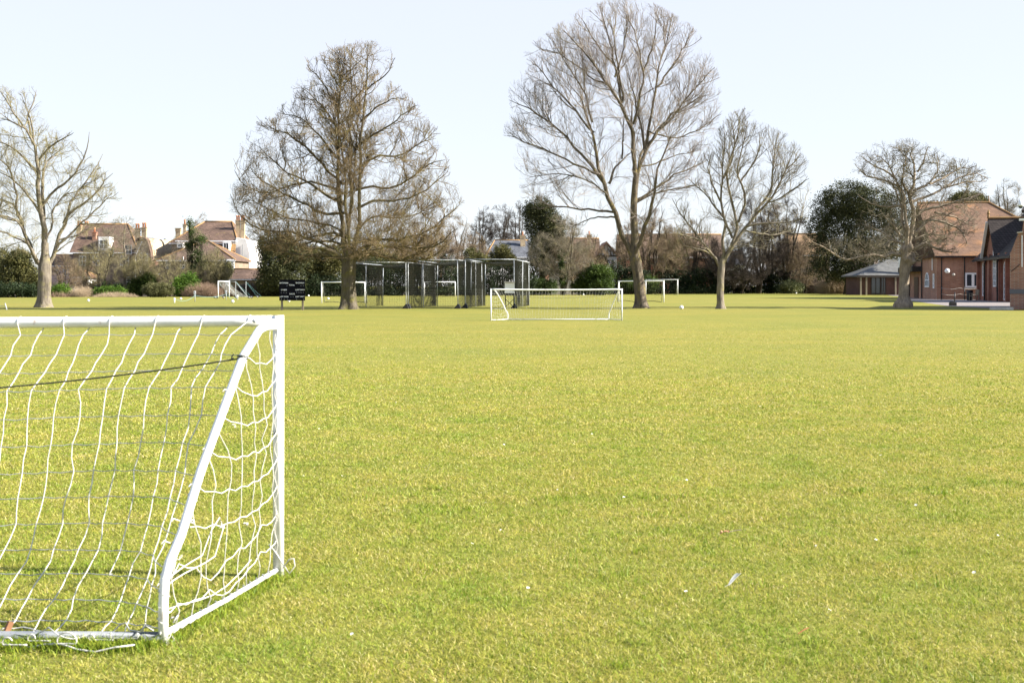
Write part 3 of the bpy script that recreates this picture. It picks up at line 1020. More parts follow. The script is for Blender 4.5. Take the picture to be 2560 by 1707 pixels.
for i, lab in enumerate(('sagging turquoise rope from the left white post to the first notice post', 'turquoise rope running between the two notice posts', 'turquoise rope from the second notice post to the right white post')):
    a, b = tops[i], tops[i + 1]
    rr = MB().tube([a + (b - a) * (k / 14) - Vector((0, 0, (.32 if i != 1 else .2) * 4 * (k / 14) * (1 - k / 14))) for k in range(15)], .009, 6).build('barrier_rope', M['teal_rope'])
    tag(rr, lab, 'rope', 'turquoise ropes round the square')
d = gd(774.5)
p = P(16, 774.5, d)
t = thing('rope_post', 'leaning blue-grey stake with a line tied to it, at the far left', 'post', p)
MB().tube([P(17, 774.5, d), P(12.5, 758, d)], .035, 8).build('stake', M['galv'], t)
MB().tube([P(14, 764.5, d), P(-10, 764.5, d), P(-60, 766, d)], .012, 6).build('tied_line', M['teal_rope'], t)
# ------------------------------------------------------------------ bare trees
def unit(a): return a / (np.linalg.norm(a, axis=-1, keepdims=True) + 1e-9)


def grow(start, dirs, L, r0, nseg, wob, trop, tipr, g, up=(0, 0, 1)):
    N = len(start); pts = np.zeros((N, nseg + 1, 3)); pts[:, 0] = start
    d = unit(dirs.copy()); u = np.array(up, float)
    for i in range(nseg):
        d = unit(d + g.normal(size=(N, 3)) * wob + u * trop)
        pts[:, i + 1] = pts[:, i] + d * (L / nseg)[:, None]
    s = np.linspace(0, 1, nseg + 1)[None, :]
    rad = r0[:, None] * (1 - s) + np.minimum(tipr, r0)[:, None] * s if np.ndim(tipr) else r0[:, None] * (1 - s) + np.minimum(tipr, r0[:, None]) * s
    return pts, rad


def spawn(pts, rad, per_m, t0, t1, ang, asd, ratio, lmin, lmax, nseg, wob, trop, tipr, g, env=None, rmul=.6, rmax=.1, cmax=None, up=(0, 0, 1), rpl=.012, bias=.62):
    N, K, _ = pts.shape
    L = np.linalg.norm(np.diff(pts, axis=1), axis=2).sum(1)
    n = np.maximum(1, np.round(L * per_m * g.uniform(.75, 1.25, N))).astype(int)
    if cmax: n = np.minimum(n, cmax)
    pid = np.repeat(np.arange(N), n); T = len(pid)
    t = t0 + (t1 - t0) * g.random(T) ** bias
    f = t * (K - 1); k = np.minimum(f.astype(int), K - 2); fr = (f - k)[:, None]
    a, b = pts[pid, k], pts[pid, k + 1]
    st = a + (b - a) * fr; tan = unit(b - a)
    rr = rad[pid, k] * (1 - fr[:, 0]) + rad[pid, k + 1] * fr[:, 0]
    pr = np.cross(tan, unit(g.normal(size=(T, 3)))); pr = unit(pr)
    an = np.radians(ang + asd * g.normal(size=T))[:, None]
    d = tan * np.cos(an) + pr * np.sin(an)
    d = unit(d + np.array(up) * trop * 1.2)
    ln = np.clip(L[pid] * ratio * (1.15 - .65 * t) * g.uniform(.6, 1.3, T), lmin, lmax)
    if env is not None:
        fac = np.zeros(T)
        for q in (.25, .45, .65, .85, 1.0):
            ok = env(st + d * (ln * q * 1.05)[:, None]); fac = np.where(ok, q, fac)
        keep = fac > 0; st, d, ln, rr, fac = st[keep], d[keep], ln[keep], rr[keep], fac[keep]; ln = ln * fac
    r0 = np.minimum(np.minimum(rr * rmul, rmax), rpl * ln + tipr)
    return grow(st, d, ln, r0, nseg, wob, trop, tipr, g, up)


def smooth_line(p, n, g, jit=0.0):
    p = np.array([tuple(q) for q in p]); seg = np.r_[0, np.cumsum(np.linalg.norm(np.diff(p, axis=0), axis=1))]
    s = np.linspace(0, seg[-1], n * 3)
    q = np.stack([np.interp(s, seg, p[:, i]) for i in range(3)], 1)
    for _ in range(3): q[1:-1] = (q[:-2] + 2 * q[1:-1] + q[2:]) / 4
    q = q[np.linspace(0, n * 3 - 1, n).round().astype(int)]
    if jit:
        L = seg[-1]; q[1:-1] += g.normal(size=(n - 2, 3)) * jit * L / n
    return q


def trunk_mesh(line, rads, g, flare, flute, n=28, burls=()):
    """tapered trunk with root flare and fluting; line (K,3), rads (K,)"""
    line = np.array(line); K = len(line)
    s = np.linspace(0, 1, K * 4); src = np.linspace(0, 1, K)
    c = np.stack([np.interp(s, src, line[:, i]) for i in range(3)], 1)
    for _ in range(4): c[1:-1] = (c[:-2] + 2 * c[1:-1] + c[2:]) / 4
    r = np.interp(s, src, rads)
    a = np.arange(n) * 2 * np.pi / n
    z = c[:, 2] - c[0, 2]
    fl = np.exp(-z / (.42 * flare + .15))
    ph = g.uniform(0, 6, 6)
    lob = sum(np.cos((k + 3) * a + ph[k]) / (k + 2) for k in range(4))
    lob2 = sum(np.cos((k + 4) * a + ph[k + 2]) / (k + 2) for k in range(3))
    R_ = r[:, None] * (1 + flute * lob2[None, :] * (1 - .5 * s[:, None])) + (fl * flare)[:, None] * (1 + .55 * lob[None, :]) * .75
    R_ *= 1 + .03 * np.sin(z[:, None] * 5 + 3 * np.cos(a)[None, :] + ph[0])
    V = c[:, None, :] + np.stack([np.cos(a)[None] * R_, np.sin(a)[None] * R_, np.zeros_like(R_)], -1)
    for (bz, ba, br, bh) in burls:
        dz = (V[:, :, 2] - bz) / br; da = np.angle(np.exp(1j * (a[None, :] - ba)))
        V += (np.exp(-dz ** 2 - (da / .55) ** 2) * bh)[:, :, None] * np.stack([np.cos(a), np.sin(a), 0 * a], -1)[None]
    m = len(s); idx = np.arange(m * n).reshape(m, n); nx = np.roll(idx, -1, 1)
    Q = np.stack([idx[:-1], nx[:-1], nx[1:], idx[1:]], -1).reshape(-1, 4)
    return V.reshape(-1, 3), Q


class Env:
    def __init__(self, rows, tf, d, ky=1.0, cy=0):
        rows = sorted(((tf(0, y).z, tf(a, y).x, tf(b, y).x) for y, a, b in rows))
        r = np.array(rows); self.z, self.a, self.b = r[:, 0], r[:, 1], r[:, 2]; self.d = d; self.ky = ky; self.cy = cy

    def __call__(self, p):
        k = self.d / p[:, 1]                                   # compare on the trunk's own plane, seen from the eye
        x = p[:, 0] * k; z = H + (p[:, 2] - H) * k
        a = np.interp(z, self.z, self.a); b = np.interp(z, self.z, self.b)
        c = (a + b) / 2; h = np.maximum((b - a) / 2, .05)
        return (((x - c) / h) ** 2 + ((p[:, 1] - self.d - self.cy) / (h * self.ky)) ** 2 < 1) & (z > self.z[0]) & (z < self.z[-1])


def fill(LP, LR, env, box, n, g, K=12, upw=.9, mind=.5, jit=.07, curve=.35, rk=.011, r0=.010, maxd=6.0, low=None):
    """limbs that grow from the nearest existing limb to points spread through the crown"""
    pts = [p for p in LP]; rad = [r for r in LR]
    pool = np.concatenate([p[1:] for p in pts]); prad = np.concatenate([r[1:] for r in rad])
    ptan = np.concatenate([unit(np.gradient(p, axis=0))[1:] for p in pts])
    lo, hi = np.array(box[0]), np.array(box[1])
    T = lo + (hi - lo) * g.random((n * 14, 3)); T = T[env(T)]
    if low: T = T[g.random(len(T)) < np.where(T[:, 2] < lo[2] + (hi[2] - lo[2]) * .38, 1, low)]
    T = T[:n]
    ax0 = pool.mean(0)
    T = T[np.argsort(np.abs(T[:, 0] - ax0[0]) + np.abs(T[:, 1] - ax0[1]))]
    nP, nR = [], []
    for t in T:
        v = t - pool; dist = np.linalg.norm(v, axis=1)
        cost = dist + upw * np.maximum(0, -v[:, 2]) + 2.0 * (prad < .012) - .6 * ((v * ptan).sum(1) / (dist + 1e-6))
        j = int(np.argmin(cost)); D = dist[j]
        if D < mind or D > maxd: continue
        a = pool[j]; c = a + (ptan[j] * .6 + unit(v[j]) * .4) * D * curve + np.array([0, 0, .06 * D])
        s = np.linspace(0, 1, K)[:, None]
        q = a * (1 - s) ** 2 + 2 * c * s * (1 - s) + t * s ** 2
        q[1:-1] += g.normal(size=(K - 2, 3)) * jit * D / K * 1.6
        r = min(prad[j] * .7, rk * D + r0) * (1 - np.linspace(0, 1, K)) ** .8 * .8 + r0 * .55
        nP.append(q); nR.append(r)
        pool = np.concatenate([pool, q[2:]]); prad = np.concatenate([prad, r[2:]]); ptan = np.concatenate([ptan, unit(np.gradient(q, axis=0))[2:]])
    return np.array(nP), np.array(nR)


def hero_tree(name, label, d, scale, ox, oy, trunk, limbs, rows, barkm, twigm, spec, seed, flare, flute, burls=(), ky=.9, extra=1.0):
    g = np.random.default_rng(seed)
    def tf(x, y, dy=0.0): return P(ox + x / scale, oy + y / scale, d + dy)
    env = Env(rows, tf, d, ky)
    base = tf(*trunk[0][:2]); base.z = 0
    root = thing(name, label, 'tree', base)
    tl = [tf(x, y) for x, y, r in trunk]; tl[0].z = -.05
    V, Q = trunk_mesh([tuple(p) for p in tl], [r for x, y, r in trunk], g, flare, flute, 30, burls)
    parts = [(V, Q)]
    K = 12; LP, LR = [], []
    top = np.array(tuple(tl[-1]))
    for i, (r0, pts) in enumerate(limbs):
        L = len(pts); tipdy = g.uniform(-1, 1)
        w = abs(pts[-1][0] - trunk[-1][0]) / scale * d / F
        tipdy *= .25 * w + .8
        q = [tf(x, y, tipdy * (j / (L - 1)) ** 1.3) for j, (x, y) in enumerate(pts)]
        LP.append(smooth_line(q, K, g, .09)); LR.append(r0 * (1 - np.linspace(0, 1, K)) ** .75 * .93 + .012)
    nh = len(LP)
    # the same limbs turned round the trunk fill the crown in depth
    axx = np.array([tl[len(tl) // 2].x, d])
    for i in range(int(nh * extra)):
        j = i % nh; src = LP[j].copy(); th = g.choice([-1, 1]) * np.radians(g.uniform(50, 130))
        o = src[0]; v = src - o; sc_ = g.uniform(.75, .95)
        x, y = v[:, 0] * np.cos(th) - v[:, 1] * np.sin(th), v[:, 0] * np.sin(th) + v[:, 1] * np.cos(th)
        q = o + np.stack([x, y, v[:, 2] * g.uniform(.85, 1.0)], 1) * sc_
        ok = env(q); ok[:4] = True
        if ok.mean() < .75: continue
        m_ = int(ok.sum()) if not ok.all() else K
        q = smooth_line(q[:max(5, m_)], K, g, .04)
        LP.append(q); LR.append(LR[j] * .8)
    LP, LR = np.array(LP), np.array(LR)
    parts.append(tubes(LP, LR, 9))
    Vt, Ft = merge(parts)
    mesh_np('trunk', Vt, Ft, barkm, root, True)
    cr = []
    bx = ([env.a.min(), d - (env.b.max() - env.a.min()) * .5 * ky, env.z.min()], [env.b.max(), d + (env.b.max() - env.a.min()) * .5 * ky, env.z.max()])
    FP, FR = fill(LP, LR, env, bx, spec['fill'], g, K, **spec.get('fk', {}))
    cr.append(tubes(FP, FR, 6))
    cur, cr_ = np.concatenate([LP, FP]), np.concatenate([LR, FR])
    for a in spec['levels']:
        a = dict(a); sides = a.pop('sides')
        pts, rad = spawn(cur, cr_, g=g, env=env, **a)
        cr.append(tubes(pts, rad, sides))
        cur, cr_ = pts, rad
    Vc, Fc = merge(cr)
    mesh_np('crown', Vc, Fc, twigm, root, False)
    print(name, 'crown quads', sum(len(f) for f in Fc))
    return root


M['bark_chestnut'] = bark('bark_chestnut', (0.058, 0.046, 0.033), (0.132, 0.114, 0.084), (0.119, 0.110, 0.026), .55)
M['bark_ash'] = bark('bark_ash', (.055, .044, .034), (.150, .125, .092), (.25, .20, .065), .32)
M['bark_grey'] = bark('bark_grey', (.085, .070, .055), (.215, .185, .145), (.23, .205, .085), .4)
M['bark_pale'] = bark('bark_pale', (.15, .12, .09), (.34, .275, .20), (.38, .32, .245), .35)
M['bark_dark'] = bark('bark_dark', (0.028, 0.023, 0.019), (0.066, 0.055, 0.041), (0.066, 0.066, 0.022), .3)
M['twig_chestnut'] = twig('twig_chestnut', (.080, .058, .030), (.175, .130, .070), (.22, .195, .05), .35)
M['twig_ash'] = twig('twig_ash', (.150, .125, .112), (.270, .228, .195), (.29, .24, .09), .3)
M['twig_olive'] = twig('twig_olive', (.095, .082, .046), (.205, .178, .095), (.25, .225, .07), .4)
M['twig_grey'] = twig('twig_grey', (.090, .076, .055), (.190, .163, .115), (.25, .23, .09), .35)
M['twig_brown'] = twig('twig_brown', (.095, .068, .045), (.200, .150, .098), (.24, .20, .08), .35)
M['twig_dark'] = twig('twig_dark', (0.025, 0.020, 0.017), (0.055, 0.043, 0.033), (0.060, 0.055, 0.025), .3)


def lev(per, t0, t1, ang, ratio, lmin, lmax, nseg, wob, trop, tipr, sides, **k):
    return dict(per_m=per, t0=t0, t1=t1, ang=ang, asd=12, ratio=ratio, lmin=lmin, lmax=lmax, nseg=nseg, wob=wob, trop=trop, tipr=tipr, sides=sides, **k)


# --- broad chestnut in the middle left
hero_tree('bare_tree', 'broad dense bare tree with a fluted trunk and conical crown, right of the scoreboard', gd(773), 2.118, 540, 60,
          [(703, 1505, .42), (702, 1450, .42), (701, 1400, .41), (701, 1330, .40), (703, 1275, .41), (708, 1240, .38), (708, 1200, .26)],
          [(.125, [(692, 1240), (662, 1110), (655, 1000), (638, 850), (642, 700), (658, 560), (660, 450), (665, 300), (645, 150)]),
           (.115, [(722, 1235), (752, 1100), (768, 950), (758, 800), (752, 650), (772, 500), (800, 330), (812, 200), (800, 95)]),
           (.070, [(705, 1190), (712, 950), (700, 800), (715, 640), (700, 450), (715, 280), (720, 130)]),
           (0.116, [(680, 1262), (640, 1205), (560, 1185), (480, 1190), (390, 1165), (300, 1165), (225, 1150)]),
           (0.082, [(688, 1120), (600, 1105), (500, 1130), (420, 1150), (330, 1130)]),
           (0.082, [(688, 1000), (560, 1010), (500, 965), (420, 930), (330, 880), (240, 830), (180, 760)]),
           (0.075, [(684, 960), (570, 890), (470, 830), (380, 790), (300, 730), (230, 650)]),
           (0.075, [(675, 850), (560, 740), (470, 640), (390, 590), (300, 560), (260, 520)]),
           (0.061, [(668, 760), (590, 640), (520, 560), (440, 490), (330, 470)]),
           (0.054, [(668, 600), (590, 470), (530, 400), (450, 340)]),
           (0.048, [(662, 470), (590, 350), (530, 270), (480, 215)]),
           (0.034, [(665, 350), (600, 250), (560, 180)]),
           (0.068, [(640, 1205), (500, 1130), (350, 1095), (240, 1100), (170, 1060), (110, 990), (75, 900)]),
           (0.061, [(675, 900), (520, 830), (380, 850), (250, 900), (140, 860), (100, 780)]),
           (0.109, [(730, 1240), (800, 1190), (880, 1225), (950, 1250), (1040, 1235), (1120, 1190), (1200, 1140)]),
           (0.082, [(738, 1160), (850, 1130), (960, 1140), (1080, 1115), (1190, 1050), (1290, 955)]),
           (0.075, [(745, 980), (850, 930), (960, 940), (1080, 900), (1180, 830), (1230, 780)]),
           (0.068, [(742, 880), (840, 860), (920, 880), (1040, 810), (1130, 740), (1215, 720)]),
           (0.061, [(740, 780), (840, 700), (950, 700), (1050, 650), (1130, 600), (1190, 580)]),
           (0.054, [(742, 650), (830, 580), (930, 530), (1020, 460), (1070, 430)]),
           (0.048, [(765, 520), (850, 440), (920, 400), (1010, 390)]),
           (0.041, [(797, 350), (860, 300), (920, 250), (945, 180)]),
           (0.061, [(720, 1190), (760, 1060), (850, 1010), (950, 1030), (1060, 1010), (1150, 950)]),
           (0.054, [(700, 1200), (640, 1060), (560, 1060), (450, 1040), (340, 1010), (230, 960), (160, 900)]),
           (.10, [(735, 1238), (830, 1215), (930, 1238), (1030, 1258), (1130, 1240), (1210, 1195)]),
           (.09, [(735, 1215), (850, 1165), (980, 1180), (1100, 1190), (1200, 1150), (1280, 1080)]),
           (.09, [(682, 1250), (580, 1222), (480, 1228), (380, 1215), (290, 1195)]),
           (.08, [(700, 1225), (640, 1150), (540, 1150), (440, 1170), (340, 1175)])],
          [(85, 770, 900), (130, 590, 940), (200, 460, 955), (300, 400, 975), (400, 385, 1045), (470, 280, 1085), (560, 140, 1190), (640, 85, 1205), (720, 105, 1235), (800, 120, 1255),
           (860, 60, 1295), (950, 45, 1325), (1050, 65, 1310), (1130, 130, 1290), (1200, 185, 1230), (1275, 300, 1180)],
          M['bark_chestnut'], M['twig_chestnut'],
          {'fill': 1250, 'fk': dict(low=.42, upw=.3, jit=.12, curve=.3), 'levels': [lev(2.4, .2, 1.0, 55, .45, .35, 1.6, 7, .20, .10, .0105, 4, rmax=.03),
                      lev(5.5, .10, 1.0, 50, .55, .28, 1.1, 5, .26, .14, .0115, 4, rmax=.022),
                      lev(7.5, .15, 1.0, 45, .65, .2, .6, 3, .30, .16, .0105, 3, rmax=.015)]},
          11, .34, .13, extra=.2)

# --- twin-stemmed ash
hero_tree('bare_tree', 'tall leaning twin-stemmed bare tree with fine upswept twigs, the highest tree', gd(770.5), 1.96, 1180, 0,
          [(830, 1507, .34), (826, 1470, .33), (820, 1400, .33), (812, 1340, .31), (800, 1270, .33), (797, 1210, .24), (797, 1140, .21), (791, 1060, .20), (794, 960, .19), (803, 870, .18)],
          [(0.172, [(795, 1285), (765, 1215), (735, 1165), (708, 1090), (690, 1030), (668, 960), (643, 885), (617, 800), (603, 700), (587, 600), (530, 500), (480, 420)]),
           (0.133, [(803, 880), (797, 770), (785, 660), (765, 580), (735, 500), (680, 430), (610, 340), (530, 240), (450, 150)]),
           (0.078, [(737, 505), (715, 400), (700, 310), (672, 200), (645, 90), (635, 40)]),
           (0.109, [(808, 870), (840, 770), (870, 700), (930, 610), (1000, 545), (1080, 500), (1160, 465)]),
           (0.086, [(848, 745), (868, 620), (882, 520), (902, 420), (922, 300), (960, 180), (975, 100)]),
           (0.070, [(790, 610), (830, 460), (840, 340), (805, 200), (765, 60)]),
           (0.078, [(793, 985), (880, 935), (960, 880), (1010, 840), (1090, 825), (1150, 785)]),
           (0.055, [(793, 1000), (860, 960), (950, 930), (1060, 920), (1120, 900)]),
           (0.062, [(692, 1040), (600, 1025), (500, 1020), (400, 1012), (290, 1022)]),
           (0.047, [(700, 1065), (620, 1062), (560, 1080), (490, 1112)]),
           (0.086, [(648, 900), (570, 785), (490, 715), (420, 640), (350, 570), (260, 530), (180, 490)]),
           (0.062, [(630, 860), (540, 820), (450, 780), (370, 740), (280, 700), (175, 665)]),
           (0.078, [(672, 900), (690, 840), (730, 790), (775, 750)]),
           (0.047, [(735, 780), (738, 690), (740, 620), (748, 570)]),
           (0.062, [(597, 650), (520, 560), (440, 470), (370, 390), (290, 290)]),
           (0.055, [(590, 600), (560, 470), (500, 370), (440, 290), (400, 200)]),
           (0.070, [(865, 705), (960, 600), (1040, 500), (1110, 420), (1190, 330)]),
           (0.055, [(902, 430), (980, 330), (1040, 230), (1085, 140)]),
           (0.047, [(838, 355), (880, 250), (900, 150), (900, 60)]),
           (0.047, [(692, 315), (620, 230), (570, 150), (535, 90)]),
           (0.047, [(700, 380), (740, 260), (760, 150), (745, 50)]),
           (0.039, [(670, 420), (600, 390), (500, 310), (400, 250), (330, 240)]),
           (0.039, [(860, 640), (960, 680), (1060, 660), (1150, 610), (1220, 560)]),
           (0.039, [(815, 820), (900, 800), (1000, 760), (1100, 740)]),
           (0.039, [(660, 950), (600, 900), (500, 860), (400, 850), (280, 870)])],
          [(-12, 690, 830), (4, 640, 870), (25, 570, 920), (60, 500, 980), (120, 400, 1085), (250, 255, 1180), (400, 180, 1228), (550, 158, 1235), (700, 140, 1200), (850, 205, 1150), (1000, 240, 1130), (1060, 300, 1100), (1130, 470, 900)],
          M['bark_ash'], M['twig_ash'],
          {'fill': 350, 'fk': dict(upw=1.6, curve=.45, jit=.05), 'levels': [lev(2.2, .2, 1.0, 38, .45, .5, 2.4, 7, .10, .07, .0095, 4, rmax=.024),
                      lev(4.2, .10, 1.0, 36, .55, .4, 1.6, 5, .12, .09, .0072, 3, rmax=.014),
                      lev(5.2, .10, 1.0, 34, .62, .35, 1.2, 4, .14, .10, .0056, 3, rmax=.009)]},
          23, .30, .07, extra=.2)

# --- vase-shaped tree to its right
hero_tree('bare_tree', 'slim-trunked vase-shaped bare tree, right of the tall twin-stemmed one', gd(772), 2.85, 1640, 250,
          [(463, 1490, .215), (460, 1440, .21), (457, 1380, .205), (460, 1300, .20), (464, 1230, .205), (467, 1180, .20), (472, 1130, .15)],
          [(0.085, [(458, 1200), (430, 1140), (380, 1075), (330, 1010), (270, 980), (200, 965), (120, 950)]),
           (0.051, [(335, 1015), (245, 900), (205, 850), (150, 770), (115, 700)]),
           (0.085, [(466, 1170), (478, 1050), (486, 900), (470, 720), (462, 620), (480, 480), (490, 300), (482, 190)]),
           (0.111, [(475, 1165), (525, 1060), (590, 960), (650, 900), (705, 820), (760, 760), (830, 680), (900, 560), (960, 450), (1030, 380)]),
           (0.085, [(530, 1060), (590, 860), (560, 770), (520, 650), (510, 520), (540, 380), (590, 250), (600, 120)]),
           (0.068, [(588, 870), (640, 700), (592, 570), (580, 440), (640, 300), (655, 150)]),
           (0.068, [(545, 985), (495, 870), (440, 780), (370, 690), (290, 620), (230, 560)]),
           (0.060, [(640, 905), (720, 880), (830, 880), (950, 870), (1060, 830)]),
           (0.068, [(705, 800), (820, 640), (830, 460), (850, 300), (880, 230)]),
           (0.051, [(695, 820), (790, 740), (900, 690), (1000, 620), (1090, 560)]),
           (0.051, [(470, 740), (400, 600), (370, 480), (400, 370)]),
           (0.051, [(480, 560), (540, 440), (560, 300), (540, 170)]),
           (0.051, [(600, 590), (690, 470), (740, 340), (740, 220)]),
           (0.043, [(400, 1100), (300, 1060), (220, 1050), (160, 1000)]),
           (0.043, [(640, 930), (760, 960), (880, 950), (980, 930)])],
          [(55, 540, 690), (150, 455, 775), (250, 415, 960), (350, 345, 1060), (450, 280, 1100), (550, 215, 1125), (650, 145, 1135), (750, 95, 1125), (850, 55, 1100), (950, 70, 1080), (1050, 180, 950), (1120, 260, 800)],
          M['bark_grey'], M['twig_grey'],
          {'fill': 230, 'fk': dict(upw=1.6, curve=.45, jit=.05), 'levels': [lev(2.4, .2, 1.0, 38, .45, .4, 2.0, 7, .11, .08, .009, 4, rmax=.020),
                      lev(4.0, .10, 1.0, 36, .55, .3, 1.3, 5, .13, .10, .0070, 3, rmax=.013),
                      lev(5.6, .10, 1.0, 34, .62, .26, .95, 4, .16, .12, .0056, 3, rmax=.009)]},
          31, .16, .05, extra=0)

# --- gnarled pollard on the right
hero_tree('bare_tree', 'gnarled burred bare tree with a wide flat spreading crown, in front of the brick buildings', gd(769.5), 3.266, 2000, 320,
          [(842, 1468, .36), (845, 1420, .34), (848, 1350, .295), (850, 1260, .29), (852, 1180, .31), (862, 1120, .33), (868, 1060, .34), (868, 1000, .28), (880, 930, .20)],
          [(0.160, [(868, 1010), (900, 900), (928, 800), (920, 700), (900, 600), (882, 540), (930, 440), (970, 350), (900, 230), (920, 140)]),
           (0.096, [(860, 1000), (868, 820), (800, 720), (860, 620), (800, 480), (765, 350), (700, 260), (610, 215)]),
           (0.072, [(832, 910), (770, 800), (705, 740), (655, 670)]),
           (0.072, [(842, 950), (745, 912), (685, 960), (600, 982)]),
           (0.056, [(762, 912), (650, 840), (560, 800), (500, 832)]),
           (0.104, [(835, 1035), (700, 1040), (600, 1030), (500, 1060), (380, 1090), (285, 1040), (160, 950), (60, 900)]),
           (0.120, [(872, 1015), (960, 970), (1030, 930), (1100, 985), (1200, 1015), (1290, 1020)]),
           (0.072, [(885, 1090), (950, 1060), (1015, 1035)]),
           (0.096, [(930, 860), (1000, 815), (1040, 740), (1120, 760), (1250, 790), (1330, 850), (1365, 950)]),
           (0.096, [(928, 720), (1050, 660), (1150, 640), (1250, 610), (1400, 560), (1500, 540)]),
           (0.080, [(902, 610), (1000, 570), (1080, 540), (1200, 470), (1350, 450), (1520, 430)]),
           (0.080, [(885, 560), (960, 500), (1060, 450), (1130, 350), (1120, 240)]),
           (0.064, [(885, 545), (830, 430), (850, 330), (870, 190)]),
           (0.056, [(1100, 690), (1250, 720), (1400, 800)]),
           (0.064, [(800, 470), (700, 430), (620, 410), (540, 400), (450, 300)]),
           (0.056, [(790, 420), (700, 350), (600, 310), (500, 230)]),
           (0.064, [(1060, 460), (1180, 400), (1300, 330), (1400, 330)]),
           (0.048, [(960, 360), (1010, 270), (1040, 160)]),
           (0.048, [(1200, 470), (1330, 390), (1450, 370), (1540, 420)]),
           (0.056, [(850, 640), (740, 640), (640, 640), (540, 600), (470, 540)]),
           (0.048, [(860, 990), (950, 900), (1060, 860), (1180, 880), (1280, 850)]),
           (0.048, [(820, 1040), (720, 1000), (640, 1080), (520, 1100), (420, 1040)])],
          [(78, 720, 1040), (130, 555, 1120), (200, 495, 1175), (260, 415, 1400), (340, 415, 1525), (430, 470, 1580), (520, 540, 1560), (620, 540, 1490), (750, 420, 1540), (850, 320, 1500), (950, 50, 1420), (1050, 180, 1260), (1115, 350, 1000)],
          M['bark_pale'], M['twig_grey'],
          {'fill': 400, 'fk': dict(upw=.6, curve=.4, jit=.16), 'levels': [lev(3.0, .2, 1.0, 50, .42, .3, 1.3, 7, .28, .05, .0100, 4, rmax=.026),
                      lev(6.0, .10, 1.0, 48, .55, .2, .8, 5, .30, .06, .0080, 3, rmax=.015),
                      lev(9.5, .15, 1.0, 45, .65, .15, .5, 3, .32, .07, .0076, 3, rmax=.011)]},
          47, .22, .08, burls=((3.15, 0.3, .25, .30), (2.75, 5.9, .16, .28), (3.5, 3.6, .25, .2), (3.6, 5.2, .2, .25), (2.9, 4.6, .2, .18), (.22, 3.4, .3, .25), (.25, .1, .3, .2), (.2, 4.7, .28, .3)), extra=.2)

# --- tree at the left edge
hero_tree('bare_tree', 'pale stout bare tree with a kinked low limb, leftmost of the big trees', gd(768.5), 2.53, 0, 180,
          [(277, 1490, .42), (278, 1450, .41), (281, 1390, .395), (283, 1320, .385), (284, 1260, .40), (284, 1215, .38), (286, 1150, .24), (284, 1080, .21)],
          [(0.192, [(284, 1180), (285, 1090), (272, 980), (256, 880), (250, 760), (245, 640), (240, 540), (200, 430), (150, 350), (60, 300), (0, 260)]),
           (0.072, [(212, 450), (185, 350), (180, 270), (215, 180), (230, 115)]),
           (0.136, [(272, 1232), (230, 1200), (205, 1150), (190, 1080), (140, 980), (108, 880), (70, 820), (0, 800), (-80, 790)]),
           (0.080, [(150, 1000), (110, 880), (100, 720), (60, 600), (0, 560), (-80, 480)]),
           (0.128, [(305, 1225), (340, 1150), (380, 1050), (420, 900), (500, 850), (570, 800), (650, 720), (715, 640)]),
           (0.072, [(348, 1130), (430, 1040), (520, 960), (600, 870), (680, 800), (750, 760)]),
           (0.080, [(254, 860), (330, 760), (400, 720), (480, 640), (540, 520), (565, 380)]),
           (0.072, [(400, 960), (450, 820), (520, 720), (600, 620), (650, 520)]),
           (0.072, [(258, 900), (180, 780), (100, 690), (20, 640), (-90, 620)]),
           (0.064, [(246, 650), (170, 560), (80, 480), (0, 440), (-110, 420)]),
           (0.064, [(242, 560), (320, 470), (400, 420), (465, 385)]),
           (0.056, [(160, 360), (90, 260), (40, 180), (-10, 110)]),
           (0.064, [(285, 1080), (330, 960), (340, 860), (400, 780), (480, 760), (560, 700)]),
           (0.056, [(195, 1090), (120, 1060), (40, 1020), (-60, 1000), (-160, 960)]),
           (0.056, [(130, 950), (40, 930), (-60, 880), (-170, 860)]),
           (0.048, [(380, 1060), (470, 1040), (560, 990), (640, 930)]),
           (0.048, [(330, 1160), (380, 1120), (430, 1080), (480, 1060)])],
          [(88, -80, 235), (180, -150, 275), (280, -200, 290), (340, -220, 420), (400, -250, 475), (500, -280, 565), (600, -300, 645), (700, -320, 720), (800, -330, 780), (900, -330, 740), (1000, -300, 660), (1100, -250, 560), (1190, -150, 430)],
          M['bark_grey'], M['twig_olive'],
          {'fill': 260, 'fk': dict(upw=.9, curve=.45, jit=.08), 'levels': [lev(2.2, .2, 1.0, 44, .45, .45, 2.0, 7, .15, .05, .0100, 4, rmax=.024),
                      lev(4.6, .10, 1.0, 42, .55, .3, 1.3, 5, .18, .06, .0078, 3, rmax=.014),
                      lev(6.0, .12, 1.0, 40, .62, .2, .8, 3, .20, .08, .0062, 3, rmax=.010)]},
          59, .26, .06, extra=.2)


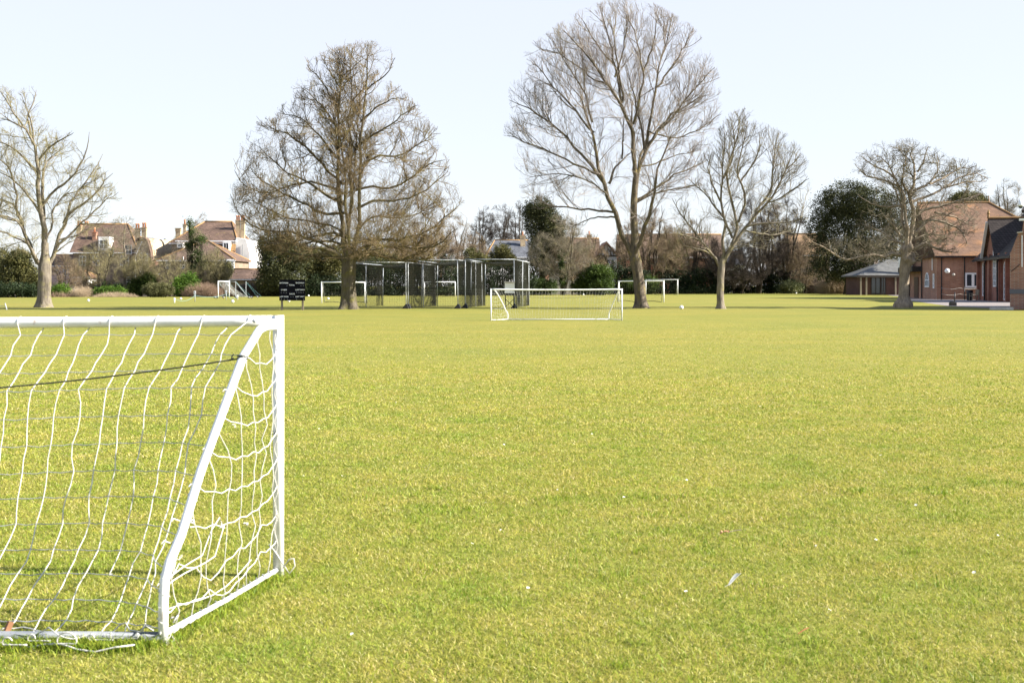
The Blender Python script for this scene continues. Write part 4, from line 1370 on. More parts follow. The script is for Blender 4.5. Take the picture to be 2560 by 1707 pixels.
def far_tree(label, px, base, top, hw, d, twigm, barkm=None, seed=1, stems=3, spread=.5, dense=1.0, lowest=.25, lean=0, name='bare_tree', trop=.08, wob=.14, flat=.8, group=None):
    g = np.random.default_rng(seed)
    b = P(px, base, d); b.z = 0
    ht = P(px, top, d).z; w = hw * d / F
    root = thing(name, label, 'tree', b, group)
    K = 8; n = int(7 + 3 * stems)
    cx, cz = b.x + lean * w, ht * (lowest + 1) / 2
    def env(p):
        k = d / p[:, 1]; z = H + (p[:, 2] - H) * k
        q = np.clip((z - ht * lowest) / (ht * (1 - lowest)), 0, 1)
        h = w * np.clip(np.sin(np.pi * (q ** flat * .90 + .07)), .05, 1) * 1.08
        return (((p[:, 0] * k - cx) / h) ** 2 + ((p[:, 1] - d) / h) ** 2 < 1) & (z < ht) & (z > ht * lowest * .7)
    th = g.uniform(0, 2 * np.pi, stems)
    tr = []; rad = []
    r0 = .013 * ht * (1.5 if stems == 1 else 1.0)
    for s in range(stems):
        e = np.array([b.x + lean * w * .6, d, ht * g.uniform(.85, .97)])
        if stems > 1: e += np.array([np.cos(th[s]), np.sin(th[s]), 0]) * w * spread * g.uniform(.4, 1)
        st_ = np.array([b.x, d, -.05]) + np.array([np.cos(th[s]), np.sin(th[s]), 0]) * (.25 if stems > 1 else 0)
        mid = (st_ + e) / 2 + g.normal(size=3) * .04 * ht * np.array([1, 1, 0]); mid[:2] = mid[:2] * .6 + st_[:2] * .4
        tr.append(smooth_line([st_, mid, e], 10, g, .08)); rad.append(r0 * (1 - np.linspace(0, 1, 10)) ** .8 + .02)
    tr, rad = np.array(tr), np.array(rad)
    V, Fs = merge([tubes(tr, rad, 8)])
    mesh_np('trunk', V, Fs, barkm or M['bark_dark'], root, True)
    px_ = d / F * 2.5                                    # one rendered pixel, in metres
    tip = .12 * px_ + .003
    cr = []
    a, ra = fill(tr, rad, env, ([cx - w * 1.1, d - w * 1.1, ht * lowest * .7], [cx + w * 1.1, d + w * 1.1, ht]), int(110 * dense), g, 10, upw=1.0, mind=.4, jit=.09, rk=.012, r0=tip * 1.1, maxd=w * 2.2)
    cr.append(tubes(a, ra, 5))
    b2, rb = spawn(a, ra, 6.5 * dense, .12, 1.0, 48, 14, .55, .6, w * .8, 6, wob * 1.1, trop, tip * 1.1, g, env, .6, .04)
    cr.append(tubes(b2, rb, 4))
    c2, rc = spawn(b2, rb, 11.0 * dense, .12, 1.0, 42, 14, .65, .5, w * .5, 3, wob * 1.2, trop, tip * 1.0, g, env, .6, .02)
    cr.append(tubes(c2, rc, 3))
    V, Fs = merge(cr)
    mesh_np('crown', V, Fs, twigm, root)
    return root


B_, D_, O_, G_ = M['twig_brown'], M['twig_dark'], M['twig_olive'], M['twig_grey']
BG = [
    ('slender bare tree with a pale trunk in front of the left brick house', 309, 736, 532, 84, 150, G_, M['bark_grey'], 1, .5, .85, .22),
    ('low olive-twigged bare tree left of the pale-trunked one by the left house', 252, 737, 588, 78, 146, O_, M['bark_dark'], 3, .9, .9, .15),
    ('thicket-like brown bare tree just right of the leftmost big trunk', 160, 736, 628, 55, 143, B_, None, 5, .9, 1.0, .05),
    ('small brown bare tree standing behind the pruned brown bush', 212, 736, 625, 50, 150, B_, None, 4, .9, .9, .08),
    ('small bare tree with olive twigs below the tan house wing', 352, 736, 622, 44, 147, O_, M['bark_dark'], 3, .8, 1.2, .15),
    ('low yellow-lichened bare tree between the two old houses', 430, 737, 622, 66, 146, O_, M['bark_dark'], 3, .9, .85, .15),
    ('thin ivy-clad bare tree in front of the white-gabled house', 481, 737, 545, 66, 150, G_, M['bark_grey'], 1, .5, .7, .25),
    ('faint bare treetop rising behind the roof of the white-gabled house', 510, 735, 530, 44, 240, B_, None, 3, .6, .9, .45),
    ('low olive bare tree behind the brown brambles by the edge-on far goal', 535, 737, 612, 46, 147, O_, None, 3, .9, 1.2, .1),
    ('brown bare tree filling the space right of the broad fluted trunk', 905, 736, 575, 66, 172, B_, None, 5, .9, 1.4, .1),
    ('wide brown bare tree above the roof of the leftmost cage', 968, 736, 560, 85, 175, B_, None, 5, .9, 1.4, .1),
    ('wide brown bare tree above the left end of the middle cage', 1035, 735, 545, 82, 178, B_, None, 5, .9, 1.4, .1),
    ('brown bare tree above the right end of the middle cage', 1095, 735, 550, 66, 182, B_, None, 4, .9, 1.3, .1),
    ('brown bare tree with a rounded top between the middle and right cages', 1150, 735, 532, 58, 185, B_, None, 4, .8, 1.2, .12),
    ('reddish-brown low bare tree left of the slate-roofed house', 1192, 735, 575, 44, 190, B_, None, 4, .8, 1.2, .12),
    ('thin dark bare tree on the skyline, left one of three above the slate roof', 1212, 735, 505, 44, 230, D_, None, 3, .6, 1.0, .35),
    ('thin dark bare tree on the skyline, middle one of three above the slate roof', 1252, 735, 497, 48, 235, D_, None, 4, .7, 1.0, .35),
    ('thin dark bare tree on the skyline, right one of three, beside the ivy-covered tree', 1296, 735, 500, 44, 228, D_, None, 3, .6, 1.0, .35),
    ('ivy-stemmed bare tree with a grey trunk in front of the grey garden wall', 1405, 734, 525, 84, 168, G_, M['bark_grey'], 2, .7, 1.2, .15),
    ('slim brown bare tree beside the ivy-stemmed one at the grey wall', 1432, 733, 555, 60, 172, B_, M['bark_grey'], 1, .6, 1.2, .15),
    ('brown bare tree filling the gap left of the timbered gable', 1474, 733, 575, 50, 180, B_, None, 3, .8, 1.1, .12),
    ('brown bare tree seen between the two stems of the tall leaning tree', 1562, 732, 545, 58, 188, B_, None, 3, .8, 1.1, .12),
    ('dense brown bare tree behind the farther of the two goals by the leaning trunk', 1625, 732, 505, 82, 190, B_, None, 5, .9, 1.4, .08),
    ('dense olive bare tree halfway between the leaning trunk and the slim vase-shaped trunk', 1678, 732, 545, 70, 193, O_, None, 5, .9, 1.3, .08),
    ('dense brown bare tree left of the slim vase-shaped trunk', 1728, 732, 540, 78, 195, B_, None, 5, .9, 1.3, .08),
    ('low dark bare tree behind the slim vase-shaped trunk', 1790, 732, 590, 66, 192, D_, None, 4, 1.0, 1.3, .06),
    ('tangled dark bare tree leaning over the long dark hedge', 1850, 731, 590, 74, 190, D_, M['bark_dark'], 4, 1.0, 1.4, .06),
    ('dark multi-stemmed bare tree just right of the slim vase-shaped trunk', 1895, 731, 470, 78, 195, D_, M['bark_dark'], 4, .6, 1.3, .12),
    ('dark multi-stemmed bare tree in the middle of the group before the big evergreen', 1932, 731, 492, 66, 202, B_, M['bark_dark'], 4, .6, 1.2, .12),
    ('dark multi-stemmed bare tree close to the big evergreen', 1966, 731, 482, 72, 198, D_, M['bark_dark'], 4, .6, 1.3, .12),
    ('low brown bare tree in front of the orange pantiled house', 2012, 731, 590, 52, 194, B_, None, 4, .9, 1.2, .08),
    ('grey bare tree rising behind the brick gable at the right edge', 2522, 740, 440, 76, 150, G_, M['bark_dark'], 3, .7, 1.2, .3),
]
for i, (lab, px, base, top, hw, d, tw, bk, stems, spread, dense, low) in enumerate(BG):
    far_tree(lab, px, base, top, hw, d, tw, bk, 100 + i, stems, spread, dense, low)
# ------------------------------------------------------------------ evergreens, shrubs, hedges
def leaf_mesh(blobs, n, size, g, fill=.35, clump=.35, flat=.0):
    """blobs: (cx,cy,cz,rx,ry,rz); leaf quads gathered in clumps near the blobs' surfaces"""
    b = np.array(blobs, float)
    vol = (b[:, 3] * b[:, 4] + b[:, 3] * b[:, 5]) ; p = vol / vol.sum()
    n = int(n * 1.9); size = size * .66
    per = 30; nc = max(6, n // per)
    k = g.choice(len(b), nc, p=p)
    v = unit(g.normal(size=(nc, 3))); rr = np.where(g.random(nc) < fill, g.random(nc) ** .5 * .85, g.uniform(.82, 1.04, nc))
    c = b[k, :3] + v * b[k, 3:6] * rr[:, None]
    c = c[c[:, 2] > .05]; nc = len(c)
    cr = clump * g.uniform(.6, 1.5, nc)
    q = np.repeat(np.arange(nc), per)
    pos = c[q] + g.normal(size=(len(q), 3)) * cr[q][:, None] * .55
    pos = pos[pos[:, 2] > .02]; N = len(pos)
    a = unit(g.normal(size=(N, 3))); a[:, 2] *= .7; a = unit(a)
    t = unit(np.cross(a, unit(g.normal(size=(N, 3)))))
    L = size * g.uniform(.55, 1.25, N)[:, None]
    s = t * L * .36
    V = np.stack([pos - a * L * .5, pos + s * .9, pos + a * L * .5, pos - s], 1).reshape(-1, 3)
    return V, np.arange(N * 4).reshape(N, 4)


def bush(name, label, cat, blobs_px, d, n, size, m, seed, stem=None, clump=.35, dep=.8, group=None, fill=.35, extra_d=0, trunk_px=None, dense_core=True):
    """blobs_px: (px, py, half width px, half height px)"""
    g = np.random.default_rng(seed); k = d / F
    bl = []
    for (px, py, hw, hh) in blobs_px:
        dd = d + g.uniform(-.3, .3) * hw * k
        c = P(px, py, dd); bl.append((c.x, dd, c.z, hw * k, max(hw * k * dep, .4), hh * k))
    if 'hedge' in name:                      # hedges are leafy right down to the ground
        bl += [(q[0], q[1] - .4, .55, q[3], q[4], .75) for q in bl]
    b = np.array(bl)
    base = (float(b[:, 0].mean()), d, 0)
    root = thing(name, label, cat, base, group)
    V, Fq = leaf_mesh(bl, n, size, g, fill, clump)
    mesh_np('foliage', V, [Fq], m, root)
    sm = MB()
    if trunk_px:
        p0, p1, r = trunk_px
        q0 = P(p0[0], p0[1], d); q0.z = -.05
        sm.tube([q0, P((p0[0] + p1[0]) / 2 + 2, (p0[1] + p1[1]) / 2, d), P(p1[0], p1[1], d)], [r * 1.4, r, r * .7], 10)
        sm.build('trunk', M['bark_dark'], root, True)
    else:
        for i, q in enumerate(bl):
            for j in range(3):
                x = q[0] + (j - 1) * q[3] * .3
                sm.tube([(x * .7 + q[0] * .3, q[1], 0), (x, q[1], q[2]), (q[0] + (x - q[0]) * 2, q[1], q[2] + q[5] * .7)], [.07, .05, .015], 5)
        sm.build('stem', M['bark_dark'], root, True)
    return root


def scrub(name, label, px0, px1, top, base, d, n, m, seed, lean=0.0, arch=.5, group=None):
    """a mound of thin bare stems"""
    g = np.random.default_rng(seed)
    x0, x1 = P(px0, base, d).x, P(px1, base, d).x; ht = P(0, top, d).z
    c = (x0 + x1) / 2; hw = (x1 - x0) / 2
    root_x = g.uniform(-1, 1, n)
    st = np.stack([c + root_x * hw * .8, d + g.uniform(-1.6, 1.6, n), np.full(n, -.02)], 1)
    dr = np.stack([root_x * arch + lean + g.normal(size=n) * .35, g.normal(size=n) * .35, np.ones(n)], 1)
    L = ht * np.clip(np.sqrt(np.maximum(.06, 1 - root_x ** 2)) * g.uniform(.6, 1.12, n), .2, 2)
    tip = d / F * .14
    pts, rad = grow(st, dr, L, np.full(n, tip * 2.0), 6, .16, -.07, tip, g)
    p2, r2 = spawn(pts, rad, 1.6, .3, 1, 40, 15, .45, .2, 1.0, 3, .2, -.05, tip * .7, g, None, .8, tip * 1.2)
    keep = p2[:, :, 2].min(1) > 0
    V, Fs = merge([tubes(pts, rad, 3), tubes(p2[keep], r2[keep], 3)])
    o = mesh_np(name, V, Fs, m)
    return tag(o, label, 'bush', group)


M['lf_holm'] = leaf('holm_oak_leaf', (.024, .030, .013), (.058, .066, .028), (.095, .098, .042), .15)
M['lf_laurel'] = leaf('laurel_leaf', (.022, .042, .009), (.055, .092, .017), (.085, .12, .026), .25)
M['lf_bright'] = leaf('bright_green_leaf', (.05, .11, .015), (.11, .20, .028), (0.151, 0.236, 0.042), .35)
M['lf_dark'] = leaf('dark_hedge_leaf', (.008, .016, .007), (.020, .034, .013), (.034, .048, .020), .12)  # dark green, deepened further to carry the hedges' shadow side
M['lf_olive'] = leaf('olive_leaf', (.045, .050, .018), (.100, .100, .036), (0.141, 0.132, 0.054), .2)
M['lf_box'] = leaf('clipped_box_leaf', (.045, .052, .022), (.10, .105, .045), (0.132, 0.130, 0.063), .2)
M['lf_varieg'] = leaf('variegated_leaf', (.05, .07, .03), (.13, .15, .075), (0.207, 0.213, 0.113), .2)
M['lf_ivy'] = leaf('ivy_leaf', (.022, .042, .012), (.055, .085, .022), (0.075, 0.105, 0.032), .2)
M['st_bramble'] = twig('bramble_stem', (.13, .085, .06), (.25, .175, .125), (.24, .19, .10), .2)
M['st_straw'] = twig('dry_stem', (.20, .15, .10), (.36, .28, .19), (.34, .28, .14), .2)
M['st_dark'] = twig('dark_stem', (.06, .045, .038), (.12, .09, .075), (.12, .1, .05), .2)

# far left laurel and holly mass
bush('evergreen_shrub', 'big dark olive evergreen shrub, right half of the pair behind the leftmost tree', 'bush', [(35, 690, 40, 50), (70, 700, 32, 42), (48, 650, 30, 26), (88, 715, 18, 26)], 137, 17000, .26, M['lf_olive'], 1)
bush('evergreen_shrub', 'big dark evergreen shrub cut off by the left edge of the frame', 'bush', [(-40, 690, 48, 50), (-10, 650, 34, 30), (-70, 660, 40, 40), (0, 705, 30, 36)], 140, 16000, .26, M['lf_olive'], 2)
bush('evergreen_shrub', 'low dark evergreen skirt at the foot of the big left shrubs', 'bush', [(30, 725, 50, 16), (75, 728, 26, 13), (-30, 725, 50, 16)], 134.5, 7000, .24, M['lf_dark'], 3)
bush('leafy_shrub', 'small bright green leafy plant at the bank right of the leftmost trunk', 'bush', [(152, 726, 22, 11), (140, 733, 16, 8)], 140, 2600, .24, M['lf_bright'], 4)
scrub('bramble_bush', 'pruned pale brown bush on the bank below the left house', 188, 228, 714, 741, 141, 1100, M['st_straw'], 5, 0, .5)
scrub('bramble_bush', 'low dull brown brambles at the foot of the leftmost tree trunk', 120, 190, 726, 742, 140, 700, M['st_bramble'], 6, 0, .8)
bush('clipped_hedge', 'low dark clipped hedge in the garden of the left house', 'hedge', [(212, 716, 22, 11), (245, 717, 24, 11), (282, 718, 26, 12), (315, 716, 18, 14)], 152, 7000, .22, M['lf_dark'], 7)
bush('leafy_shrub', 'bright green ground plants on the bank under the clipped hedge', 'bush', [(270, 728, 20, 9), (296, 730, 16, 8), (250, 733, 18, 7)], 142, 3200, .24, M['lf_bright'], 8)
scrub('bramble_bush', 'straggly straw-coloured growth along the bank left of the clipped round bush', 228, 352, 728, 742, 140.5, 900, M['st_straw'], 9, .1, .9)
bush('leafy_shrub', 'glossy green laurel left of the clipped round bush', 'bush', [(350, 712, 20, 22), (372, 704, 16, 20), (336, 722, 16, 16)], 146, 6500, .26, M['lf_laurel'], 10)
bush('clipped_bush', 'neat dome-shaped clipped grey-green bush on the field edge', 'bush', [(395, 725, 39, 16), (382, 722, 26, 15), (408, 722, 26, 14)], 137.5, 11000, .16, M['lf_box'], 11, fill=.2, clump=.16)
bush('leafy_shrub', 'bright green laurel under the ivy-clad tree', 'bush', [(452, 716, 20, 22), (474, 706, 22, 20), (462, 726, 24, 13)], 143, 7000, .26, M['lf_bright'], 12)
bush('ivy', 'dense ivy climbing the thin bare tree in front of the white-gabled house', 'ivy', [(480, 580, 8, 14), (490, 604, 14, 16), (474, 557, 6, 9), (494, 640, 12, 14), (503, 598, 9, 8), (507, 655, 10, 14), (470, 615, 7, 8), (488, 675, 12, 12)], 149, 3300, .24, M['lf_ivy'], 13, clump=.4)
scrub('bramble_bush', 'wide mound of leafless brown brambles left of the edge-on far goal', 458, 556, 706, 742, 143, 1900, M['st_bramble'], 14, 0, .6)
scrub('bramble_bush', 'brown brambles seen through the edge-on far goal', 540, 600, 710, 741, 146, 1100, M['st_bramble'], 15)
scrub('bramble_bush', 'dark brown brambles along the wall left of the scoreboard', 590, 662, 706, 740, 147, 1500, M['st_dark'], 16)
bush('evergreen_shrub', 'small round olive evergreen above the brambles by the white-gabled house', 'bush', [(552, 684, 22, 20), (566, 672, 16, 14), (540, 694, 16, 14)], 149, 5000, .26, M['lf_olive'], 17)
# evergreen oaks behind the scoreboard
bush('evergreen_tree', 'dark broad evergreen oak behind the scoreboard', 'tree', [(690, 660, 42, 46), (735, 640, 40, 36), (670, 700, 34, 36), (720, 695, 40, 40), (665, 620, 24, 26), (705, 610, 34, 24)], 146, 22000, .28, M['lf_holm'], 18, clump=.5, trunk_px=((705, 738), (705, 650), .3))
bush('evergreen_tree', 'dark evergreen oak with lighter leaf clumps behind the broad bare trunk', 'tree', [(770, 650, 34, 34), (800, 665, 36, 40), (780, 700, 36, 36), (830, 690, 30, 40), (838, 640, 28, 26)], 150, 16000, .30, M['lf_olive'], 19, clump=.5, trunk_px=((800, 738), (800, 650), .3))
bush('evergreen_hedge', 'tall dark hedge behind the scoreboard and the goal by the broad tree', 'hedge', [(660 + 24 * k, 716 - (k % 3) * 3, 22, 24) for k in range(11)], 148, 15000, .24, M['lf_dark'], 20)
bush('evergreen_hedge', 'tall dark hedge behind the leftmost and middle cages', 'hedge', [(905 + 24 * k, 694 - (k * 7 % 4) * 6, 24, 42) for k in range(10)], 156, 19000, .26, M['lf_dark'], 21)
bush('evergreen_hedge', 'tall dark hedge behind the rightmost cage and the louvred box', 'hedge', [(1140 + 22 * k, 700 - (k * 5 % 4) * 5, 22, 37) for k in range(9)], 158, 15000, .26, M['lf_dark'], 22)
bush('evergreen_shrub', 'olive evergreen with autumn-brown tints above the leftmost cage', 'bush', [(930, 650, 34, 26), (975, 660, 34, 24), (900, 665, 24, 24)], 162, 8000, .28, M['lf_olive'], 23)
bush('evergreen_shrub', 'olive evergreen shrub in front of the slate-roofed house', 'bush', [(1256, 636, 22, 24), (1238, 652, 18, 22), (1272, 655, 18, 20)], 172, 7000, .28, M['lf_olive'], 24)
bush('ivy_covered_tree', 'tall dark ivy-covered tree left of the grey garden wall', 'tree', [(1345, 520, 28, 26), (1368, 540, 26, 30), (1340, 560, 26, 34), (1352, 610, 30, 44), (1378, 590, 24, 34), (1345, 660, 26, 40), (1372, 650, 22, 34), (1392, 565, 22, 26), (1398, 610, 22, 34), (1325, 530, 16, 18)], 176, 26000, .30, M['lf_holm'], 25, clump=.55, trunk_px=((1356, 735), (1356, 600), .35))
bush('evergreen_shrub', 'dark green shrub at the foot of the ivy-covered tree', 'bush', [(1345, 715, 26, 20), (1372, 718, 22, 16), (1325, 718, 20, 18)], 166, 6000, .26, M['lf_ivy'], 26)
bush('ivy', 'ivy round the stem of the grey-trunked bare tree by the garden wall', 'ivy', [(1404, 640, 7, 16), (1404, 670, 8, 18), (1406, 700, 8, 16)], 167.5, 2200, .24, M['lf_ivy'], 27, clump=.3)
bush('leafy_shrub', 'large bright green laurel in front of the timbered gable house', 'bush', [(1478, 702, 34, 30), (1508, 694, 26, 30), (1455, 716, 28, 19), (1500, 716, 32, 18), (1492, 680, 22, 16)], 168, 15000, .28, M['lf_laurel'], 28, clump=.4)
bush('evergreen_shrub', 'round brownish evergreen just under the timbered gable', 'bush', [(1500, 656, 18, 18), (1490, 668, 14, 14)], 190, 3000, .28, M['lf_olive'], 29)
bush('evergreen_hedge', 'dark hedge behind the leaning twin-stemmed trunk', 'hedge', [(1540, 690, 26, 36), (1562, 700, 24, 32), (1586, 695, 24, 36), (1608, 705, 24, 28)], 182, 12000, .28, M['lf_dark'], 30)
bush('leafy_shrub', 'mid green laurel behind the goal by the twin-stemmed trunk', 'bush', [(1572, 716, 20, 15), (1625, 712, 22, 19), (1600, 720, 18, 12)], 180, 5500, .28, M['lf_laurel'], 31)
bush('evergreen_hedge', 'dark mixed hedge left of the slim vase-shaped trunk', 'hedge', [(1650 + 24 * k, 706 - (k * 5 % 3) * 5, 24, 27) for k in range(7)], 190, 14000, .30, M['lf_dark'], 32)
bush('evergreen_hedge', 'long dark hedge right of the slim vase-shaped trunk', 'hedge', [(1815 + 24 * k, 705 - (k * 7 % 4) * 3, 24, 27) for k in range(9)], 199, 19000, .30, M['lf_dark'], 33)
bush('leafy_shrub', 'yellowish shrub on top of the long dark hedge', 'bush', [(1835, 686, 10, 10), (1848, 692, 10, 8)], 196, 1200, .28, M['lf_olive'], 34)
bush('variegated_shrub', 'pale variegated shrub against the long dark hedge', 'bush', [(1978, 717, 24, 15), (1964, 721, 16, 11), (1994, 720, 14, 11)], 193, 5500, .26, M['lf_varieg'], 35)
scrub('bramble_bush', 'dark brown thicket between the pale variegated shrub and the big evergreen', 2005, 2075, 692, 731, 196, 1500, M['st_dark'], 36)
scrub('bramble_bush', 'straw-brown bramble mound beside the low pavilion', 2050, 2112, 690, 733, 186, 1900, M['st_straw'], 37, .1, .5)
bush('leafy_shrub', 'olive green shrub arching over the brown bramble mound', 'bush', [(2095, 690, 22, 14), (2112, 694, 20, 14), (2080, 700, 18, 14)], 185, 4500, .28, M['lf_olive'], 38)
# the great evergreen oak
bush('evergreen_tree', 'huge dark evergreen oak behind the gnarled bare tree', 'tree',
     [(2120, 500, 62, 46), (2075, 520, 40, 44), (2170, 510, 60, 46), (2050, 570, 34, 40), (2110, 570, 60, 56), (2180, 570, 66, 60), (2235, 540, 42, 52), (2070, 630, 44, 40), (2130, 640, 52, 44), (2190, 640, 52, 46), (2240, 610, 36, 50), (2060, 670, 36, 26), (2115, 680, 36, 20)],
     178, 52000, .32, M['lf_holm'], 39, clump=.6, fill=.3, trunk_px=((2118, 735), (2125, 640), .45))
bush('evergreen_tree', 'dark green treetop showing above the ridge of the big brick building', 'tree', [(2420, 500, 36, 20), (2395, 505, 22, 18), (2446, 504, 22, 18)], 165, 9000, .28, M['lf_olive'], 40, clump=.45, trunk_px=((2420, 738), (2420, 520), .3))
bush('evergreen_shrub', 'purple-brown leafless shrub mass right of the leftmost cage skyline', 'bush', [(1180, 640, 20, 20), (1205, 652, 18, 16)], 170, 2600, .28, M['lf_olive'], 41)
# ------------------------------------------------------------------ buildings
M['brick_red'] = brick('red_brick', (.30, .125, .075), (.40, .185, .105), (.34, .27, .21))
M['brick_near'] = brick('near_brick', (.27, .125, .085), (.36, .18, .12), (.32, .26, .21))
M['brick_deep'] = brick('deep_red_brick', (.26, .085, .055), (.33, .12, .075), (.26, .19, .15))
M['brick_tan'] = brick('tan_brick', (.40, .29, .17), (.50, .38, .23), (.42, .36, .27))
M['brick_brown'] = brick('brown_brick', (.19, .13, .09), (.27, .19, .13), (.26, .21, .17))
M['brick_blue'] = mat('blue_brick_band', (.11, .11, .12), .7)
M['brick_shaded'] = brick('shaded_brick', (.085, .040, .032), (.12, .055, .042), (.10, .075, .06))  # brick with the shade on the pavilion front put into its colour
M['tile_brown'] = tiles('brown_roof_tiles', (.125, .082, .062), (.18, .118, .088), (.26, .19, .06), .25)
M['tile_orange'] = tiles('orange_roof_tiles', (.22, .115, .075), (.30, .165, .105), (.30, .19, .06), .3)
M['tile_school'] = tiles('school_roof_tiles', (.175, .105, .068), (.24, .142, .092), (.31, .155, .065), .55, .14, .17)
M['tile_shaded'] = tiles('shaded_roof_tiles', (.045, .035, .031), (.07, .056, .05), (.12, .10, .05), .2)  # the shadow over the wing roof is put into this near-black tile
M['tile_grid'] = tiles('pantiles', (.20, .13, .075), (.27, .175, .10), (.31, .22, .07), .4, .30, .30)
M['tile_grid2'] = tiles('weathered_pantiles', (.14, .095, .07), (.19, .13, .095), (.20, .16, .07), .3, .30, .30)
M['slate'] = tiles('slate_roof', (.09, .095, .11), (.14, .145, .16), None, .2, .22, .3)
M['felt'] = noisy('grey_felt_roof', (.075, .075, .073), (.13, .13, .125), 1.5, .9, .2)
M['ridge'] = noisy('orange_ridge_tiles', (.21, .115, .055), (.29, .18, .07), 3, .8)
M['render_white'] = noisy('white_render', (.66, .64, .60), (.80, .78, .74), .8, .8)
M['render_pink'] = noisy('pink_render', (.55, .40, .38), (.66, .52, .50), 1, .8)
M['timber_dark'] = noisy('dark_timber', (.025, .02, .017), (.05, .04, .032), 6, .7)
M['pipe_black'] = mat('black_downpipe', (.014, .014, .016), .45)
M['door_brown'] = noisy('brown_door', (.05, .022, .015), (.085, .04, .026), 5, .6)
M['lead'] = mat('grey_gutter', (.16, .17, .18), .5)
M['pot'] = noisy('clay_pot', (.42, .17, .09), (.52, .24, .13), 4, .8)


def window(parent, O, ax, n, w, h, nx=2, ny=2, fm=None, arch=False, fw=.07, bar=.04, name='window'):
    """O = bottom left corner on the wall, ax along the wall, n outward"""
    O, ax, n = Vector(O), Vector(ax).normalized(), Vector(n).normalized(); up = Vector((0, 0, 1))
    fm = fm or M['white_frame']
    b = MB(); e = n * .03
    def bx(u0, u1, v0, v1, t=.07): b.box(O + ax * ((u0 + u1) / 2) + up * ((v0 + v1) / 2) + e, (abs(u1 - u0), t, abs(v1 - v0)), ax, n, up)
    hs = h - (w / 2 if arch else 0)
    bx(0, fw, 0, hs); bx(w - fw, w, 0, hs); bx(fw, w - fw, 0, fw)
    if not arch: bx(fw, w - fw, h - fw, h)
    else:
        N = 8
        for i in range(N):
            a0, a1 = math.pi * i / N, math.pi * (i + 1) / N
            c = O + ax * (w / 2) + up * hs + e; r0, r1 = w / 2, w / 2 - fw
            q = [c - ax * (r * math.cos(a)) + up * (r * math.sin(a)) for r, a in ((r0, a0), (r0, a1), (r1, a1), (r1, a0))]
            b.prism([p - n * .035 for p in q], n * .07)
    for i in range(1, nx): bx(w * i / nx - bar / 2, w * i / nx + bar / 2, fw, (h if arch else h - fw) - (.02 if arch else 0), .05)
    for j in range(1, ny): bx(fw, w - fw, h * j / ny - bar / 2, h * j / ny + bar / 2, .045)
    f = b.build(name, fm, parent)
    if arch:
        pl = [O + n * .008, O + ax * w + n * .008] + [O + ax * (w / 2) + up * hs + n * .008 + ax * (w / 2 * math.cos(math.pi * i / 10)) + up * (w / 2 * math.sin(math.pi * i / 10)) for i in range(11)]
    else:
        pl = [O + n * .008, O + ax * w + n * .008, O + ax * w + up * h + n * .008, O + up * h + n * .008]
    MB().prism(pl, n * .012).build('pane', M['glass'], f)
    return f


def chimney(parent, c, w, z0, z1, m, pots=2):
    c = Vector(c)
    b = MB().box((c.x, c.y, (z0 + z1) / 2), (w, w * .8, z1 - z0)).box((c.x, c.y, z1 - .25), (w + .14, w * .8 + .14, .18)).box((c.x, c.y, z1 + .03), (w + .22, w * .8 + .22, .12))
    o = b.build('chimney', m, parent)
    for i in range(pots):
        x = c.x + (i - (pots - 1) / 2) * w * .5
        MB().tube([(x, c.y, z1 + .08), (x, c.y, z1 + .5), (x, c.y, z1 + .55), (x, c.y, z1 + .75)], [.13, .11, .15, .13], 10).build('pot', M['pot'], o, True)
    return o


def gable_roof(parent, x0, x1, y0, y1, ze, zr, m, hipl=0.0, hipr=0.0, ov=.35, th=.14, ridge=True, gap=0):
    """ridge along x; hip lengths at the two ends"""
    ym = (y0 + y1) / 2; k = (zr - ze) / (ym - y0)
    a0, a1, f, r = x0 - ov, x1 + ov, y0 - ov, y1 + ov; e = ze - ov * k
    e0, e1 = (Vector((a0 + (hipl + ov if hipl else 0), ym, zr)), Vector((a1 - (hipr + ov if hipr else 0), ym, zr)))
    A, B, C, D = Vector((a0, f, e)), Vector((a1, f, e)), Vector((a1, r, e)), Vector((a0, r, e))
    t = Vector((0, 0, th))
    b = MB()
    pts = [A, B, C, D, e0, e1]
    b.add(pts + [p + t for p in pts], [(0, 4, 5, 1), (3, 2, 5, 4), (0, 3, 4), (1, 5, 2), (6, 7, 11, 10), (9, 10, 11, 8), (6, 10, 9), (7, 8, 11),
                                      (0, 1, 7, 6), (1, 2, 8, 7), (2, 3, 9, 8), (3, 0, 6, 9)])
    o = b.build('roof', m, parent)
    if ridge:
        rb = MB().tube([e0 + t * 1.1, e1 + t * 1.1], .13, 8)
        if hipl: rb.tube([A + t * 1.1, e0 + t * 1.1], .10, 6).tube([D + t * 1.1, e0 + t * 1.1], .10, 6)
        if hipr: rb.tube([B + t * 1.1, e1 + t * 1.1], .10, 6).tube([C + t * 1.1, e1 + t * 1.1], .10, 6)
        rb.build('ridge_tiles', M['ridge'], o, True)
    return o


